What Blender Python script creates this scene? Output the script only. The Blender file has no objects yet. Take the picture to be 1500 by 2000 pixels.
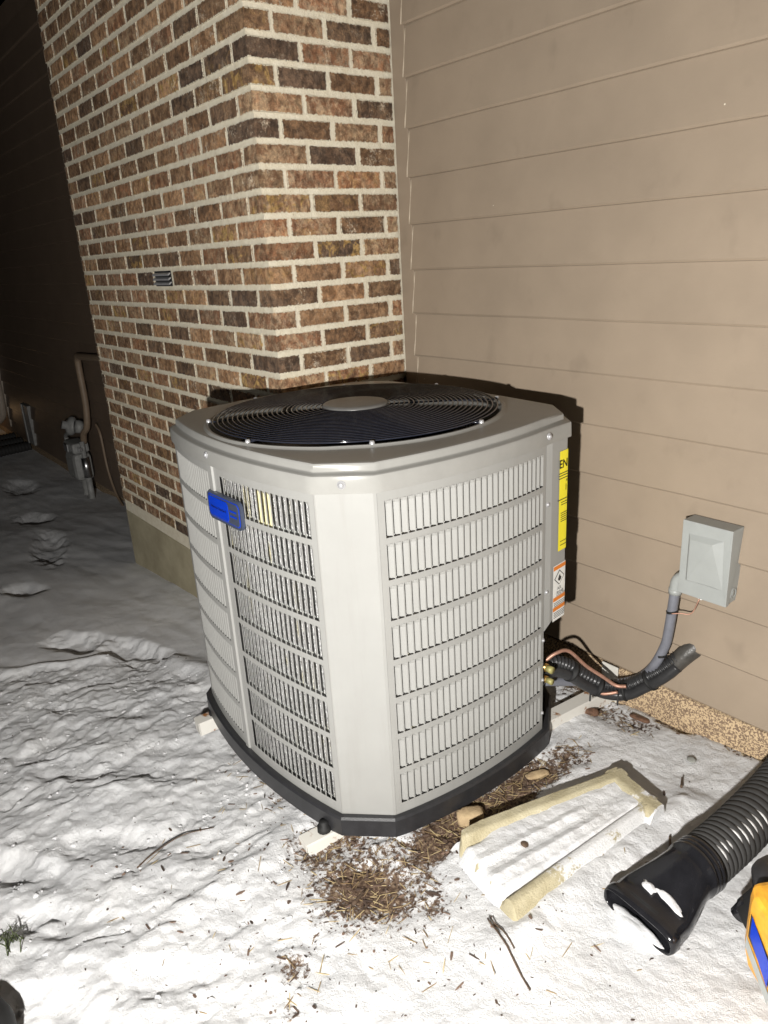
import bpy, bmesh, math, random
import numpy as np
from mathutils import Vector, Matrix
R = math.radians
random.seed(7)
sc = bpy.context.scene
col = sc.collection

# ------------------------------------------------------------------ camera
cam_d = bpy.data.cameras.new('camera')
cam = bpy.data.objects.new('camera', cam_d); col.objects.link(cam); sc.camera = cam
CAM = Vector((2.6235, -2.1451, 1.1890))
yaw, pitch, roll = -0.9254, 0.3336, -0.0590
cy, sy, cp, sp = math.cos(yaw), math.sin(yaw), math.cos(pitch), math.sin(pitch)
fwd = Vector((sy*cp, cy*cp, -sp)); right = Vector((cy, -sy, 0)); up = right.cross(fwd)
r2 = math.cos(roll)*right + math.sin(roll)*up
u2 = -math.sin(roll)*right + math.cos(roll)*up
m3 = Matrix((r2, u2, -fwd)).transposed()
cam.matrix_world = Matrix.Translation(CAM) @ m3.to_4x4()
cam_d.sensor_fit = 'HORIZONTAL'; cam_d.sensor_width = 36.0; cam_d.lens = 36.0*1460.2/1500.0
cam_d.clip_start = 0.02; cam_d.clip_end = 300

# ------------------------------------------------------------------ night sky, hand lamp, exposure
w = bpy.data.worlds.new('World'); sc.world = w; w.use_nodes = True
nt = w.node_tree
sky = nt.nodes.new('ShaderNodeTexSky'); sky.sky_type = 'NISHITA'; sky.sun_disc = False
sky.sun_elevation = R(-6); sky.sun_rotation = R(120)
bg = nt.nodes['Background']; nt.links.new(sky.outputs[0], bg.inputs[0]); bg.inputs[1].default_value = 0.02
LAMP = CAM - 0.42*r2 - 0.43*u2 - 0.22*fwd
ld = bpy.data.lights.new('hand_lamp', 'SPOT'); ld.energy = 565; ld.color = (1.0, 0.972, 0.93)
ld.spot_size = R(150); ld.spot_blend = 0.75; ld.shadow_soft_size = 0.03
lo = bpy.data.objects.new('hand_lamp', ld); col.objects.link(lo); lo.location = LAMP
aim = Vector((0.75, -0.3, 0.85)) - LAMP
lo.rotation_euler = aim.to_track_quat('-Z', 'Y').to_euler()
sc.cycles.max_bounces = 6; sc.cycles.diffuse_bounces = 2
sc.view_settings.view_transform = 'Standard'; sc.view_settings.look = 'None'
sc.view_settings.exposure = 0.0; sc.view_settings.gamma = 1.0; sc.view_settings.use_curve_mapping = False

# ------------------------------------------------------------------ helpers
def tag(o, label=None, cat=None, group=None, kind=None):
    if label: o['label'] = label
    if cat: o['category'] = cat
    if group: o['group'] = group
    if kind: o['kind'] = kind
    return o
def empty(name, loc=(0, 0, 0)):
    o = bpy.data.objects.new(name, None); col.objects.link(o); o.location = loc; o.empty_display_size = 0.1
    return o
def link(name, me, m=None, parent=None, smooth=False, bev=0, sub=0):
    o = bpy.data.objects.new(name, me); col.objects.link(o)
    if m is not None and not me.materials: me.materials.append(m)
    if parent is not None:
        o.parent = parent
        if parent.type == 'EMPTY' or parent.parent is not None or True:
            o.matrix_parent_inverse = Matrix.Translation(-WL(parent))
    if smooth:
        me.polygons.foreach_set('use_smooth', [True]*len(me.polygons))
    if bev:
        b = o.modifiers.new('bevel', 'BEVEL'); b.width = bev; b.segments = 2; b.limit_method = 'ANGLE'; b.angle_limit = R(35)
        b.harden_normals = False
    return o
def WL(o):
    v = Vector(o.location)
    # world location of a parent whose inverse cancels its own parents: things are empties at loc, parts are built in world coordinates
    if o.type == 'EMPTY': return v
    return v if o.parent is None else Vector((0, 0, 0))
class MB:
    def __init__(s): s.v = []; s.f = []
    def add(s, vs, fs):
        n = len(s.v); s.v += [tuple(x) for x in vs]; s.f += [tuple(i+n for i in f) for f in fs]; return s
    def box(s, x0, x1, y0, y1, z0, z1, M=None):
        vs = [Vector(p) for p in ((x0,y0,z0),(x1,y0,z0),(x1,y1,z0),(x0,y1,z0),(x0,y0,z1),(x1,y0,z1),(x1,y1,z1),(x0,y1,z1))]
        if M is not None: vs = [M @ p for p in vs]
        return s.add(vs, [(0,3,2,1),(4,5,6,7),(0,1,5,4),(1,2,6,5),(2,3,7,6),(3,0,4,7)])
    def bar(s, a, b, hw, hh, upv=(0,0,1)):
        a, b = Vector(a), Vector(b); d = (b-a).normalized(); x = d.cross(Vector(upv)).normalized(); z = x.cross(d)
        vs = []
        for p in (a, b):
            vs += [p-x*hw-z*hh, p+x*hw-z*hh, p+x*hw+z*hh, p-x*hw+z*hh]
        return s.add(vs, [(0,1,2,3),(7,6,5,4),(0,4,5,1),(1,5,6,2),(2,6,7,3),(3,7,4,0)])
    def tube(s, pts, rad, n=12, cap=True, sq=None):
        pts = [Vector(p) for p in pts]; N = len(pts)
        tang = [(pts[min(i+1,N-1)]-pts[max(i-1,0)]).normalized() for i in range(N)]
        ref = Vector((0,0,1)) if abs(tang[0].z) < .9 else Vector((1,0,0))
        x = tang[0].cross(ref).normalized(); base = len(s.v)
        for i in range(N):
            t = tang[i]; x = (x - t*x.dot(t)).normalized(); y = t.cross(x)
            r = rad(i/(N-1)) if callable(rad) else rad
            for k in range(n):
                a = 2*math.pi*k/n; s.v.append(tuple(pts[i]+x*math.cos(a)*r+y*math.sin(a)*r))
        for i in range(N-1):
            for k in range(n):
                k2 = (k+1) % n
                s.f.append((base+i*n+k, base+i*n+k2, base+(i+1)*n+k2, base+(i+1)*n+k))
        if cap:
            s.f.append(tuple(base+k for k in range(n))[::-1]); s.f.append(tuple(base+(N-1)*n+k for k in range(n)))
        return s
    def lathe(s, prof, origin, axis=(0,0,1), n=24):
        o = Vector(origin); z = Vector(axis).normalized(); x = z.orthogonal().normalized(); y = z.cross(x); base = len(s.v)
        for r, h in prof:
            for k in range(n):
                a = 2*math.pi*k/n; s.v.append(tuple(o+z*h+(x*math.cos(a)+y*math.sin(a))*max(r,1e-5)))
        for i in range(len(prof)-1):
            for k in range(n):
                k2 = (k+1) % n; s.f.append((base+i*n+k, base+i*n+k2, base+(i+1)*n+k2, base+(i+1)*n+k))
        return s
    def mesh(s, name):
        me = bpy.data.meshes.new(name); me.from_pydata(s.v, [], s.f); me.validate(); me.update(); return me
    def obj(s, name, m, parent=None, smooth=False, bev=0):
        return link(name, s.mesh(name), m, parent, smooth, bev)
def spline(pts, n=8):
    P = [Vector(p) for p in pts]; P = [2*P[0]-P[1]]+P+[2*P[-1]-P[-2]]; out = []
    for i in range(1, len(P)-2):
        for k in range(n):
            t = k/n
            out.append(0.5*((2*P[i])+(P[i+1]-P[i-1])*t+(2*P[i-1]-5*P[i]+4*P[i+1]-P[i+2])*t*t+(3*P[i]-P[i-1]-3*P[i+1]+P[i+2])*t**3))
    out.append(P[-2]); return out
def text_mesh(s, size, name='lettering', bold=0.0):
    c = bpy.data.curves.new(name, 'FONT'); c.body = s; c.size = size; c.extrude = 0.0002; c.align_x = 'CENTER'; c.align_y = 'CENTER'; c.offset = bold
    o = bpy.data.objects.new(name, c); col.objects.link(o)
    me = bpy.data.meshes.new_from_object(o.evaluated_get(bpy.context.evaluated_depsgraph_get()))
    bpy.data.objects.remove(o); bpy.data.curves.remove(c); return me

# ------------------------------------------------------------------ materials
def newmat(name):
    m = bpy.data.materials.new(name); m.use_nodes = True; t = m.node_tree
    return m, t, t.nodes['Principled BSDF']
def N(t, typ, **k):
    n = t.nodes.new(typ)
    for a, b in k.items(): setattr(n, a, b)
    return n
def noise(t, scale, detail=4, rough=.55, vec=None, dist=0):
    n = N(t, 'ShaderNodeTexNoise'); n.inputs['Scale'].default_value = scale; n.inputs['Detail'].default_value = detail
    n.inputs['Roughness'].default_value = rough; n.inputs['Distortion'].default_value = dist
    if vec is not None: t.links.new(vec, n.inputs['Vector'])
    return n
def ramp(t, src, stops):
    r = N(t, 'ShaderNodeValToRGB'); e = r.color_ramp.elements
    while len(e) < len(stops): e.new(.5)
    for i, (p, c) in enumerate(stops):
        e[i].position = p; e[i].color = (*c, 1) if len(c) == 3 else c
    t.links.new(src, r.inputs[0]); return r
def mixc(t, fac, a, b, mode='MIX'):
    n = N(t, 'ShaderNodeMix'); n.data_type = 'RGBA'; n.blend_type = mode
    for i, x in ((0, fac), (6, a), (7, b)):
        if hasattr(x, 'is_output') or hasattr(x, 'links'): t.links.new(x, n.inputs[i])
        elif i == 0: n.inputs[i].default_value = x
        else: n.inputs[i].default_value = (*x, 1)
    return n.outputs[2]
def math_(t, op, a, b=None, c=None, clamp=False):
    n = N(t, 'ShaderNodeMath'); n.operation = op; n.use_clamp = clamp
    for i, x in enumerate((a, b, c)):
        if x is None: continue
        if hasattr(x, 'links'): t.links.new(x, n.inputs[i])
        else: n.inputs[i].default_value = x
    return n.outputs[0]
def bump(t, b, h, strength=.4, dist=.01):
    n = N(t, 'ShaderNodeBump'); n.inputs['Strength'].default_value = strength; n.inputs['Distance'].default_value = dist
    t.links.new(h, n.inputs['Height']); t.links.new(n.outputs[0], b.inputs['Normal']); return n
def objc(t, scale=(1, 1, 1)):
    g = N(t, 'ShaderNodeNewGeometry'); mp = N(t, 'ShaderNodeMapping'); mp.inputs['Scale'].default_value = scale
    t.links.new(g.outputs['Position'], mp.inputs[0]); return mp.outputs[0]
def simple(name, c, rough=.5, metal=0, var=.12, vs=25, bmp=0, bs=300, spec=.5, coat=0):
    m, t, b = newmat(name); v = objc(t)
    n = noise(t, vs, 5, .6, v)
    c0 = tuple(x*(1-var) for x in c); c1 = tuple(min(1, x*(1+var)) for x in c)
    r = ramp(t, n.outputs[0], [(.3, c0), (.7, c1)]); t.links.new(r.outputs[0], b.inputs['Base Color'])
    b.inputs['Roughness'].default_value = rough; b.inputs['Metallic'].default_value = metal
    b.inputs['Specular IOR Level'].default_value = spec; b.inputs['Coat Weight'].default_value = coat
    if bmp: bump(t, b, noise(t, bs, 3, .6, v).outputs[0], bmp, .004)
    return m
M = {}
M['casing'] = simple('grey_painted_steel', (.288, .287, .274), .36, 0, .03, 9, .03, 900, spec=.35)
def grime(m):
    t = m.node_tree; b = t.nodes['Principled BSDF']; src = b.inputs['Base Color'].links[0].from_socket
    k = ramp(t, noise(t, 26, 5, .65, objc(t, (1, 1, .09))).outputs[0], [(.52, (0, 0, 0)), (.75, (1, 1, 1))])
    c = mixc(t, math_(t, 'MULTIPLY', k.outputs[0], .22), src, (.21, .20, .18))
    sp_ = ramp(t, noise(t, 210, 4, .7, objc(t)).outputs[0], [(.66, (0, 0, 0)), (.72, (1, 1, 1))])
    c = mixc(t, math_(t, 'MULTIPLY', sp_.outputs[0], .25), c, (.38, .365, .33))
    t.links.new(c, b.inputs['Base Color'])
grime(M['casing'])
M['cap'] = simple('grey_cap_paint', (.275, .272, .256), .3, 0, .05, 14, .03, 700, spec=.3)
M['black_plastic'] = simple('black_plastic', (.022, .022, .024), .42, 0, .2, 30, .1, 300)
M['gloss_black'] = simple('gloss_black_plastic', (.012, .012, .014), .16, 0, .2, 30, .03, 200)
M['wire'] = simple('black_coated_wire', (.02, .022, .032), .08, 0, .2, 60, spec=.6)
M['hub'] = simple('grey_hub_plastic', (.13, .128, .122), .35, 0, .1, 40, .05, 400)
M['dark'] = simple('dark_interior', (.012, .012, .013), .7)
M['screw'] = simple('zinc_screw', (.42, .42, .43), .35, .35, .1, 80)
M['boxgrey'] = simple('grey_enamel', (.315, .33, .32), .38, 0, .04, 20, .03, 500)
M['pvc'] = simple('grey_conduit', (.16, .165, .19), .4, 0, .1, 40, .05, 200)
M['copper'] = simple('copper', (.46, .26, .19), .5, .6, .25, 60)
M['yellow_cap'] = simple('yellow_brass', (.32, .29, .11), .5, .1, .1, 80)
M['white_paint'] = simple('white_painted_steel', (.62, .60, .55), .45, 0, .1, 30, .1, 200)
M['yellow_label'] = simple('yellow_sticker', (.86, .74, .02), .35, 0, .02)
M['white_label'] = simple('white_sticker', (.75, .75, .72), .4, 0, .02)
M['orange'] = simple('orange_print', (.70, .20, .02), .4, 0, .03)
M['ink'] = simple('black_ink', (.015, .015, .015), .5)
M['blue'] = simple('blue_badge', (.002, .035, .42), .25, 0, .03)
M['darkblue'] = simple('dark_badge_frame', (.045, .055, .085), .3, 0, .1, 40)
M['ivory'] = simple('ivory_tag', (.74, .68, .42), .5, 0, .04)
M['silver'] = simple('bright_steel', (.62, .62, .63), .3, 1, .15, 60)
M['gas_grey'] = simple('gas_meter_paint', (.30, .30, .29), .5, 0, .2, 20, .1, 80)
M['tanpipe'] = simple('tan_painted_pipe', (.26, .19, .13), .5, 0, .1)
M['orangebody'] = simple('amber_housing', (.66, .32, .03), .4, 0, .2, 45, .1, 150)
M['brass'] = simple('brass', (.70, .45, .16), .3, 1, .15, 60)
M['twig'] = simple('twig_bark', (.085, .055, .035), .85, 0, .4, 80, .3, 200)
M['grass'] = simple('grass_blade', (.05, .065, .022), .7, 0, .4, 50)
M['bark'] = simple('bark_chip', (.12, .062, .036), .85, 0, .5, 60, .4, 150)
M['rubber_and_shadow'] = simple('black_rubber_and_shadow', (.007, .007, .007), .7)  # also colours the blob that stands in for a cast shadow
M['downspout'] = simple('downspout_paint', (.5, .42, .34), .4)

# stone, concrete
def mk_concrete(name, a, b_, sc_=9, bmp=.5, speck=None):
    m, t, b = newmat(name); v = objc(t)
    n1 = noise(t, sc_, 8, .65, v); r = ramp(t, n1.outputs[0], [(.3, a), (.7, b_)])
    c = r.outputs[0]
    if speck:
        n2 = noise(t, 150, 3, .55, v, .5); r2_ = ramp(t, n2.outputs[0], [(.47, (0, 0, 0)), (.54, (1, 1, 1))])
        c = mixc(t, r2_.outputs[0], c, speck)
    t.links.new(c, b.inputs['Base Color']); b.inputs['Roughness'].default_value = .9
    n3 = noise(t, 160, 6, .7, v); bump(t, b, n3.outputs[0], bmp, .006); return m
M['parge'] = mk_concrete('parged_foundation', (.30, .26, .17), (.46, .41, .28), 5, .25)
M['stucco'] = mk_concrete('peeling_foundation', (.17, .115, .075), (.23, .16, .105), 4, .6, (.55, .41, .25))
M['splash'] = mk_concrete('cast_concrete', (.36, .31, .19), (.54, .49, .34), 11, .7)
def dust_snow(m):
    t = m.node_tree; b = t.nodes['Principled BSDF']; src = b.inputs['Base Color'].links[0].from_socket; v = objc(t)
    a = N(t, 'ShaderNodeAttribute', attribute_name='dusting')
    q = math_(t, 'ADD', a.outputs['Fac'], math_(t, 'ADD', math_(t, 'MULTIPLY', math_(t, 'SUBTRACT', noise(t, 11, 6, .7, v).outputs[0], .5), 1.7), math_(t, 'MULTIPLY', math_(t, 'SUBTRACT', noise(t, 130, 4, .7, v).outputs[0], .5), .5)))
    k = ramp(t, q, [(.46, (0, 0, 0)), (.58, (1, 1, 1))])
    t.links.new(mixc(t, k.outputs[0], src, (.70, .70, .70)), b.inputs['Base Color'])
dust_snow(M['splash'])
M['stone'] = mk_concrete('pale_stone', (.30, .21, .12), (.50, .38, .22), 25, .6)

def mk_siding(name, c):
    m, t, b = newmat(name); v = objc(t, (1, 1, 1)); v2 = objc(t, (1.2, 1, 26))
    n1 = noise(t, 3.2, 6, .6, v); n2 = noise(t, 9, 5, .65, v2)
    r = ramp(t, n1.outputs[0], [(.32, tuple(x*.88 for x in c)), (.62, c), (.8, tuple(x*1.07 for x in c))])
    s = ramp(t, noise(t, 10, 3, .5, objc(t, (1, 1, .7))).outputs[0], [(.62, (0, 0, 0)), (.76, (1, 1, 1))])
    cc = mixc(t, math_(t, 'MULTIPLY', s.outputs[0], .24), r.outputs[0], tuple(x*.55 for x in c))
    fl = N(t, 'ShaderNodeTexVoronoi'); fl.inputs['Scale'].default_value = 9; t.links.new(v, fl.inputs['Vector'])
    f2 = math_(t, 'LESS_THAN', fl.outputs['Distance'], .022)
    f3 = math_(t, 'MULTIPLY', f2, math_(t, 'GREATER_THAN', noise(t, 4, 2, .5, v).outputs[0], .56))
    cc = mixc(t, f3, cc, (.68, .62, .5))
    t.links.new(cc, b.inputs['Base Color']); b.inputs['Roughness'].default_value = .48
    b.inputs['Specular IOR Level'].default_value = .35
    h = math_(t, 'ADD', math_(t, 'MULTIPLY', n2.outputs[0], .5), math_(t, 'MULTIPLY', noise(t, 320, 3, .6, v).outputs[0], .3))
    bump(t, b, h, .12, .004); return m
M['siding'] = mk_siding('taupe_siding', (.305, .243, .181))
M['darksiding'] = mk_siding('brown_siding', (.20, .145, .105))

def mk_mortar():
    m, t, b = newmat('mortar'); v = objc(t)
    r = ramp(t, noise(t, 30, 6, .7, v).outputs[0], [(.3, (.74, .66, .50)), (.7, (.88, .82, .67))])
    t.links.new(r.outputs[0], b.inputs['Base Color']); b.inputs['Roughness'].default_value = .95
    h = math_(t, 'ADD', noise(t, 55, 4, .6, v).outputs[0], math_(t, 'MULTIPLY', noise(t, 300, 4, .7, v).outputs[0], .6))
    bump(t, b, h, .8, .008); return m
M['mortar'] = mk_mortar()
def mk_brick():
    m, t, b = newmat('tumbled_brick'); v = objc(t)
    at = lambda n: N(t, 'ShaderNodeAttribute', attribute_name=n)
    t1, t2, ed, oc = at('tint'), at('tint2'), at('edges'), at('fleck')
    n1 = noise(t, 26, 8, .75, v, .5); r1 = ramp(t, n1.outputs[0], [(.45, (0, 0, 0)), (.55, (1, 1, 1))])
    c = mixc(t, r1.outputs[0], t1.outputs['Color'], t2.outputs['Color'])
    # ochre / pale burn patches that belong to single bricks
    sep = N(t, 'ShaderNodeSeparateColor'); t.links.new(oc.outputs['Color'], sep.inputs[0])
    n2 = noise(t, 19, 5, .6, v, 1.0)
    p1 = math_(t, 'MULTIPLY', ramp(t, n2.outputs[0], [(.50, (0, 0, 0)), (.58, (1, 1, 1))]).outputs[0], sep.outputs[0])
    c = mixc(t, p1, c, (.42, .27, .10))
    n3 = noise(t, 110, 6, .75, v)
    n3b = noise(t, 14, 4, .6, v)
    p2a = ramp(t, math_(t, 'ADD', math_(t, 'MULTIPLY', n3.outputs[0], .6), math_(t, 'MULTIPLY', n3b.outputs[0], .5)), [(.60, (0, 0, 0)), (.68, (1, 1, 1))])
    p2 = math_(t, 'MULTIPLY', p2a.outputs[0], sep.outputs[1])
    c = mixc(t, p2, c, (.60, .52, .40))
    n5 = noise(t, 42, 9, .74, v, .3); r5 = ramp(t, n5.outputs[0], [(.38, (.52, .50, .48)), (.48, (.97, .97, .97)), (.58, (1.45, 1.43, 1.38))])
    c = mixc(t, .85, c, r5.outputs[0], 'MULTIPLY')
    n6 = noise(t, 20, 6, .7, objc(t, (1, 1, .6)), .4); r6 = ramp(t, n6.outputs[0], [(.45, (.62, .56, .51)), (.51, (1.12, 1.11, 1.1))])
    c = mixc(t, .8, c, r6.outputs[0], 'MULTIPLY')
    # mortar smeared over the arrises
    se = N(t, 'ShaderNodeSeparateColor'); t.links.new(ed.outputs['Color'], se.inputs[0])
    d = math_(t, 'MINIMUM', se.outputs[0], se.outputs[1])     # distance to arris / 0.1 m
    n4 = noise(t, 100, 6, .72, v)
    thr = math_(t, 'MULTIPLY', math_(t, 'SUBTRACT', n4.outputs[0], .37), .24)
    mk = math_(t, 'MULTIPLY', math_(t, 'SUBTRACT', thr, d), 60, clamp=True)
    c = mixc(t, mk, c, (.80, .73, .57))
    t.links.new(c, b.inputs['Base Color']); b.inputs['Roughness'].default_value = .85
    h = math_(t, 'ADD', n5.outputs[0], math_(t, 'MULTIPLY', noise(t, 260, 4, .7, v).outputs[0], .6))
    bump(t, b, h, .9, .010); return m
M['brick'] = mk_brick()

def mk_snow(name, ground=False):
    m, t, b = newmat(name); v = objc(t)
    r = ramp(t, noise(t, 5, 4, .5, v).outputs[0], [(.3, (.66, .665, .675)), (.7, (.75, .75, .75))])
    c = r.outputs[0]
    n1 = noise(t, 26, 5, .65, v); n2 = noise(t, 120, 5, .7, v); n3 = noise(t, 620, 3, .6, v)
    h = math_(t, 'ADD', math_(t, 'ADD', n1.outputs[0], math_(t, 'MULTIPLY', n2.outputs[0], .42)), math_(t, 'MULTIPLY', n3.outputs[0], .38))
    if ground:
        a = N(t, 'ShaderNodeAttribute', attribute_name='bare')
        s = math_(t, 'ADD', a.outputs['Fac'], math_(t, 'MULTIPLY', math_(t, 'SUBTRACT', noise(t, 60, 7, .75, v).outputs[0], .5), 2.6))
        k = ramp(t, s, [(.50, (0, 0, 0)), (.74, (1, 1, 1))])
        soil = ramp(t, noise(t, 85, 6, .7, v).outputs[0], [(.36, (.05, .03, .02)), (.5, (.125, .078, .052)), (.62, (.27, .20, .135))])
        c = mixc(t, k.outputs[0], c, soil.outputs[0])
        sm = N(t, 'ShaderNodeAttribute', attribute_name='rough')
        hh = math_(t, 'MULTIPLY', h, math_(t, 'ADD', math_(t, 'MULTIPLY', sm.outputs['Fac'], .9), .10))
        bump(t, b, hh, .75, .012)
    else:
        bump(t, b, h, .6, .012)
    t.links.new(c, b.inputs['Base Color']); b.inputs['Roughness'].default_value = .7
    b.inputs['Specular IOR Level'].default_value = .25
    return m
M['ground'] = mk_snow('snow_and_soil', True)
M['snow'] = mk_snow('snow')

def mk_coil():
    m, t, b = newmat('aluminium_spine_fins'); v = objc(t, (1, 1, 1)); v2 = objc(t, (1, 1, .5))
    n1 = noise(t, 230, 4, .8, v2); n2 = noise(t, 30, 4, .6, objc(t, (1, 1, .12)))
    r = ramp(t, n1.outputs[0], [(.36, (.06, .06, .06)), (.46, (.45, .45, .44)), (.58, (.84, .84, .83))])
    g = ramp(t, n2.outputs[0], [(.60, (1, 1, 1)), (.68, (.95, .88, .6))])
    c = mixc(t, 1.0, r.outputs[0], g.outputs[0], 'MULTIPLY')
    t.links.new(c, b.inputs['Base Color']); b.inputs['Metallic'].default_value = .25; b.inputs['Roughness'].default_value = .35
    bump(t, b, n1.outputs[0], .8, .012); return m
M['coil'] = mk_coil()
def mk_hose(name, c, rough):
    return simple(name, c, rough, 0, .15, 60, .08, 200, spec=.3)
M['hose'] = mk_hose('corrugated_black', (.038, .037, .036), .68)
M['lineset'] = mk_hose('black_foam', (.03, .03, .031), .32)
M['sleeve'] = simple('taped_sleeve', (.06, .056, .05), .4, 0, .35, 45, .3, 120)
def mk_rust():
    m, t, b = newmat('rusty_white_steel'); v = objc(t)
    k = ramp(t, noise(t, 16, 6, .7, v).outputs[0], [(.54, (0, 0, 0)), (.62, (1, 1, 1))])
    rr = ramp(t, noise(t, 60, 4, .6, v).outputs[0], [(.3, (.16, .06, .02)), (.7, (.36, .17, .06))])
    t.links.new(mixc(t, k.outputs[0], (.64, .62, .57), rr.outputs[0]), b.inputs['Base Color']); b.inputs['Roughness'].default_value = .55; return m
M['rust'] = mk_rust()
def mk_meshcloth():
    m, t, b = newmat('grey_mesh_fabric'); v = objc(t)
    a = N(t, 'ShaderNodeTexVoronoi'); a.inputs['Scale'].default_value = 330; t.links.new(v, a.inputs['Vector'])
    r = ramp(t, a.outputs['Distance'], [(.25, (.02, .02, .02)), (.6, (.19, .19, .19))]); t.links.new(r.outputs[0], b.inputs['Base Color'])
    b.inputs['Roughness'].default_value = .8; return m
M['meshcloth'] = mk_meshcloth()

# ------------------------------------------------------------------ numpy noise
def vnoise(x, y, seed):
    xi = np.floor(x).astype(np.int64); yi = np.floor(y).astype(np.int64); fx = x-xi; fy = y-yi
    fx = fx*fx*fx*(fx*(fx*6-15)+10); fy = fy*fy*fy*(fy*(fy*6-15)+10)
    def h(a, b):
        n = (a*374761393+b*668265263+seed*1442695041) & 0x7fffffff
        n = ((n ^ (n >> 13))*1274126177) & 0x7fffffff
        n = n ^ (n >> 16); return (n & 0xffff)/65535.0
    return (h(xi, yi)*(1-fx)+h(xi+1, yi)*fx)*(1-fy)+(h(xi, yi+1)*(1-fx)+h(xi+1, yi+1)*fx)*fy
def fbm(x, y, seed, oct=4, gain=.5):
    s = 0; a = 1; t = 0
    for i in range(oct):
        s = s+a*vnoise(x, y, seed+i*17); t += a; a *= gain; x = x*2.03+11.3; y = y*2.03+5.7
    return s/t
def sstep(a, b, x):
    t = np.clip((x-a)/(b-a), 0, 1); return t*t*(3-2*t)

# ------------------------------------------------------------------ ground
def gbase(x): return np.where(x > -5, -.56+.085*x, -.985) if isinstance(x, np.ndarray) else (-.56+.085*x if x > -5 else -.985)
prints = [(-1.16, -1.36, .17, .10, .5, .05), (-.78, -1.17, .24, .10, .25, .055), (-3.35, -.95, .55, .12, -.22, .06), (-4.5, -.78, .26, .15, .2, .06), (-5.9, -.58, .32, .16, 0, .06), (-2.35, -1.35, .16, .09, .4, .05),
          (.55, -1.72, .16, .07, .9, .03), (.25, -1.50, .16, .07, .6, .018), (.75, -1.98, .15, .07, .8, .025), (1.15, -1.82, .15, .065, 1.0, .02), (.0, -1.72, .17, .08, .5, .02), (-.32, -1.45, .18, .08, .3, .02), (1.05, -2.06, .15, .07, .7, .03), (.42, -2.02, .16, .07, .6, .03)]
def ground_fields(X, Y):
    z = gbase(X).copy()
    # trampled weight: rough on the near side of the drift edge
    edge = -1.02-.28*sstep(-.2, -1.1, X)-.55*sstep(-.7, -1.3, X)+.10*(fbm(X*4, Y*4, 5)-.5)
    T = sstep(edge+.07, edge-.12, Y)*sstep(-1.9, -1.0, X)
    T = np.maximum(T, sstep(.05, .35, X))
    smooth = 1-T
    powder = sstep(1.25, 1.65, X+.25*(Y+1.2))         # fine powder to the right
    wx = X+.22*(fbm(X*4, Y*4, 31, 3)-.5); wy = Y+.22*(fbm(X*4, Y*4, 47, 3)-.5)
    ca, sa = math.cos(1.35), math.sin(1.35)
    u = ca*wx+sa*wy; v = -sa*wx+ca*wy
    b1 = np.sqrt((fbm(u*4.6, v*5.6, 3, 2)*2-1)**2+.03); b2 = np.sqrt((fbm(u*11, v*14, 9, 2)*2-1)**2+.04); b3 = fbm(wx*38, wy*38, 13, 3)
    b4 = np.abs(fbm(wx*24, wy*24, 77, 2)*2-1)
    amp = T*(1-.70*powder)
    f1 = fbm(u*4.0, v*5.5, 103, 4, .5); f2 = fbm(u*9+3, v*11, 109, 4, .5); f3 = fbm(u*3.1+7, v*4.2, 119, 4)
    z += amp*(+.020*b1+.005*b2+.005*b3+.008*sstep(.41, .60, f1)+.006*sstep(.42, .58, f2)+.006*sstep(.47, .62, f3)+.035*fbm(u*2.2, v*3.0, 133, 2)+.022*fbm(X*14, Y*14, 143, 4, .55)+.006*fbm(X*48, Y*48, 149, 2)-.05)+T*powder*(.004*fbm(X*50, Y*50, 8, 3)+.007*fbm(X*11, Y*11, 81, 3))
    z += smooth*(.030*fbm(X*1.5, Y*3.2, 21, 3)+.010*fbm(X*3, Y*9, 22, 2)-.01)+.012*T*smooth+smooth*.006*fbm(X*9, Y*14, 211, 3)
    z += .02*np.exp(-((Y-edge)/.05)**2)*sstep(-1.5, -.9, X)*sstep(.3, .0, X)
    P_ = np.zeros_like(X)
    for (px, py, a, b, ang, dep) in prints:
        c, s = math.cos(ang), math.sin(ang); dx = X-px; dy = Y-py
        q = np.sqrt(((c*dx+s*dy)/a)**2+((-s*dx+c*dy)/b)**2)+.75*(fbm(X*11, Y*11, 61)-.5)
        k_ = sstep(1.25, .35, q); P_ = np.maximum(P_, k_)
        z += -dep*k_*(.65+.7*(fbm(X*9, Y*9, 63, 4)))
    # bare mulch round the front corner and along the right side of the unit
    n = fbm(X*7, Y*7, 51, 4)-.5
    d1 = ((X-1.24)/.26)**2+((Y+1.235)/.20)**2
    d2 = ((X-1.27)/.115)**2+((Y+.80)/.50)**2
    d3 = ((X-.65)/.62)**2+((Y+.72)/.55)**2
    d4 = ((X-1.25)/.24)**2+((Y+.12)/.10)**2
    bare = np.maximum.reduce([1.02-.60*d1, 1.05-.75*d2, 1.2-.9*d3, .78-.6*d4, .98-1.0*np.abs(Y+.0)/.11])
    for (px, py, r) in ((1.47, -1.66, .07), (1.62, -1.45, .05), (.92, -1.42, .10), (1.36, -1.55, .06), (1.72, -1.12, .05), (1.82, -1.38, .05), (1.34, -.42, .06)):
        bare = np.maximum(bare, .50-.45*((X-px)**2+(Y-py)**2)/r**2)
    bare = np.clip(bare+1.1*n, -.4, 1.4)*sstep(-.35, .1, X)*sstep(.1, 0, Y)
    bare = np.clip(bare, 0, 1.2)
    z -= .018*sstep(.2, 1.0, bare)
    tt = np.clip(((X-1.69)*(-.018)+(Y+.492)*(-.600))/(.018**2+.6**2), -.15, 1.1); dl = np.hypot(X-(1.69-.018*tt), Y-(-.492-.6*tt))
    z += (.030+.016*(fbm(X*13, Y*13, 301, 3)-.5))*np.exp(-(dl/.060)**2)
    return z, bare, np.clip(T+.16+P_, 0, 1)
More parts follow.
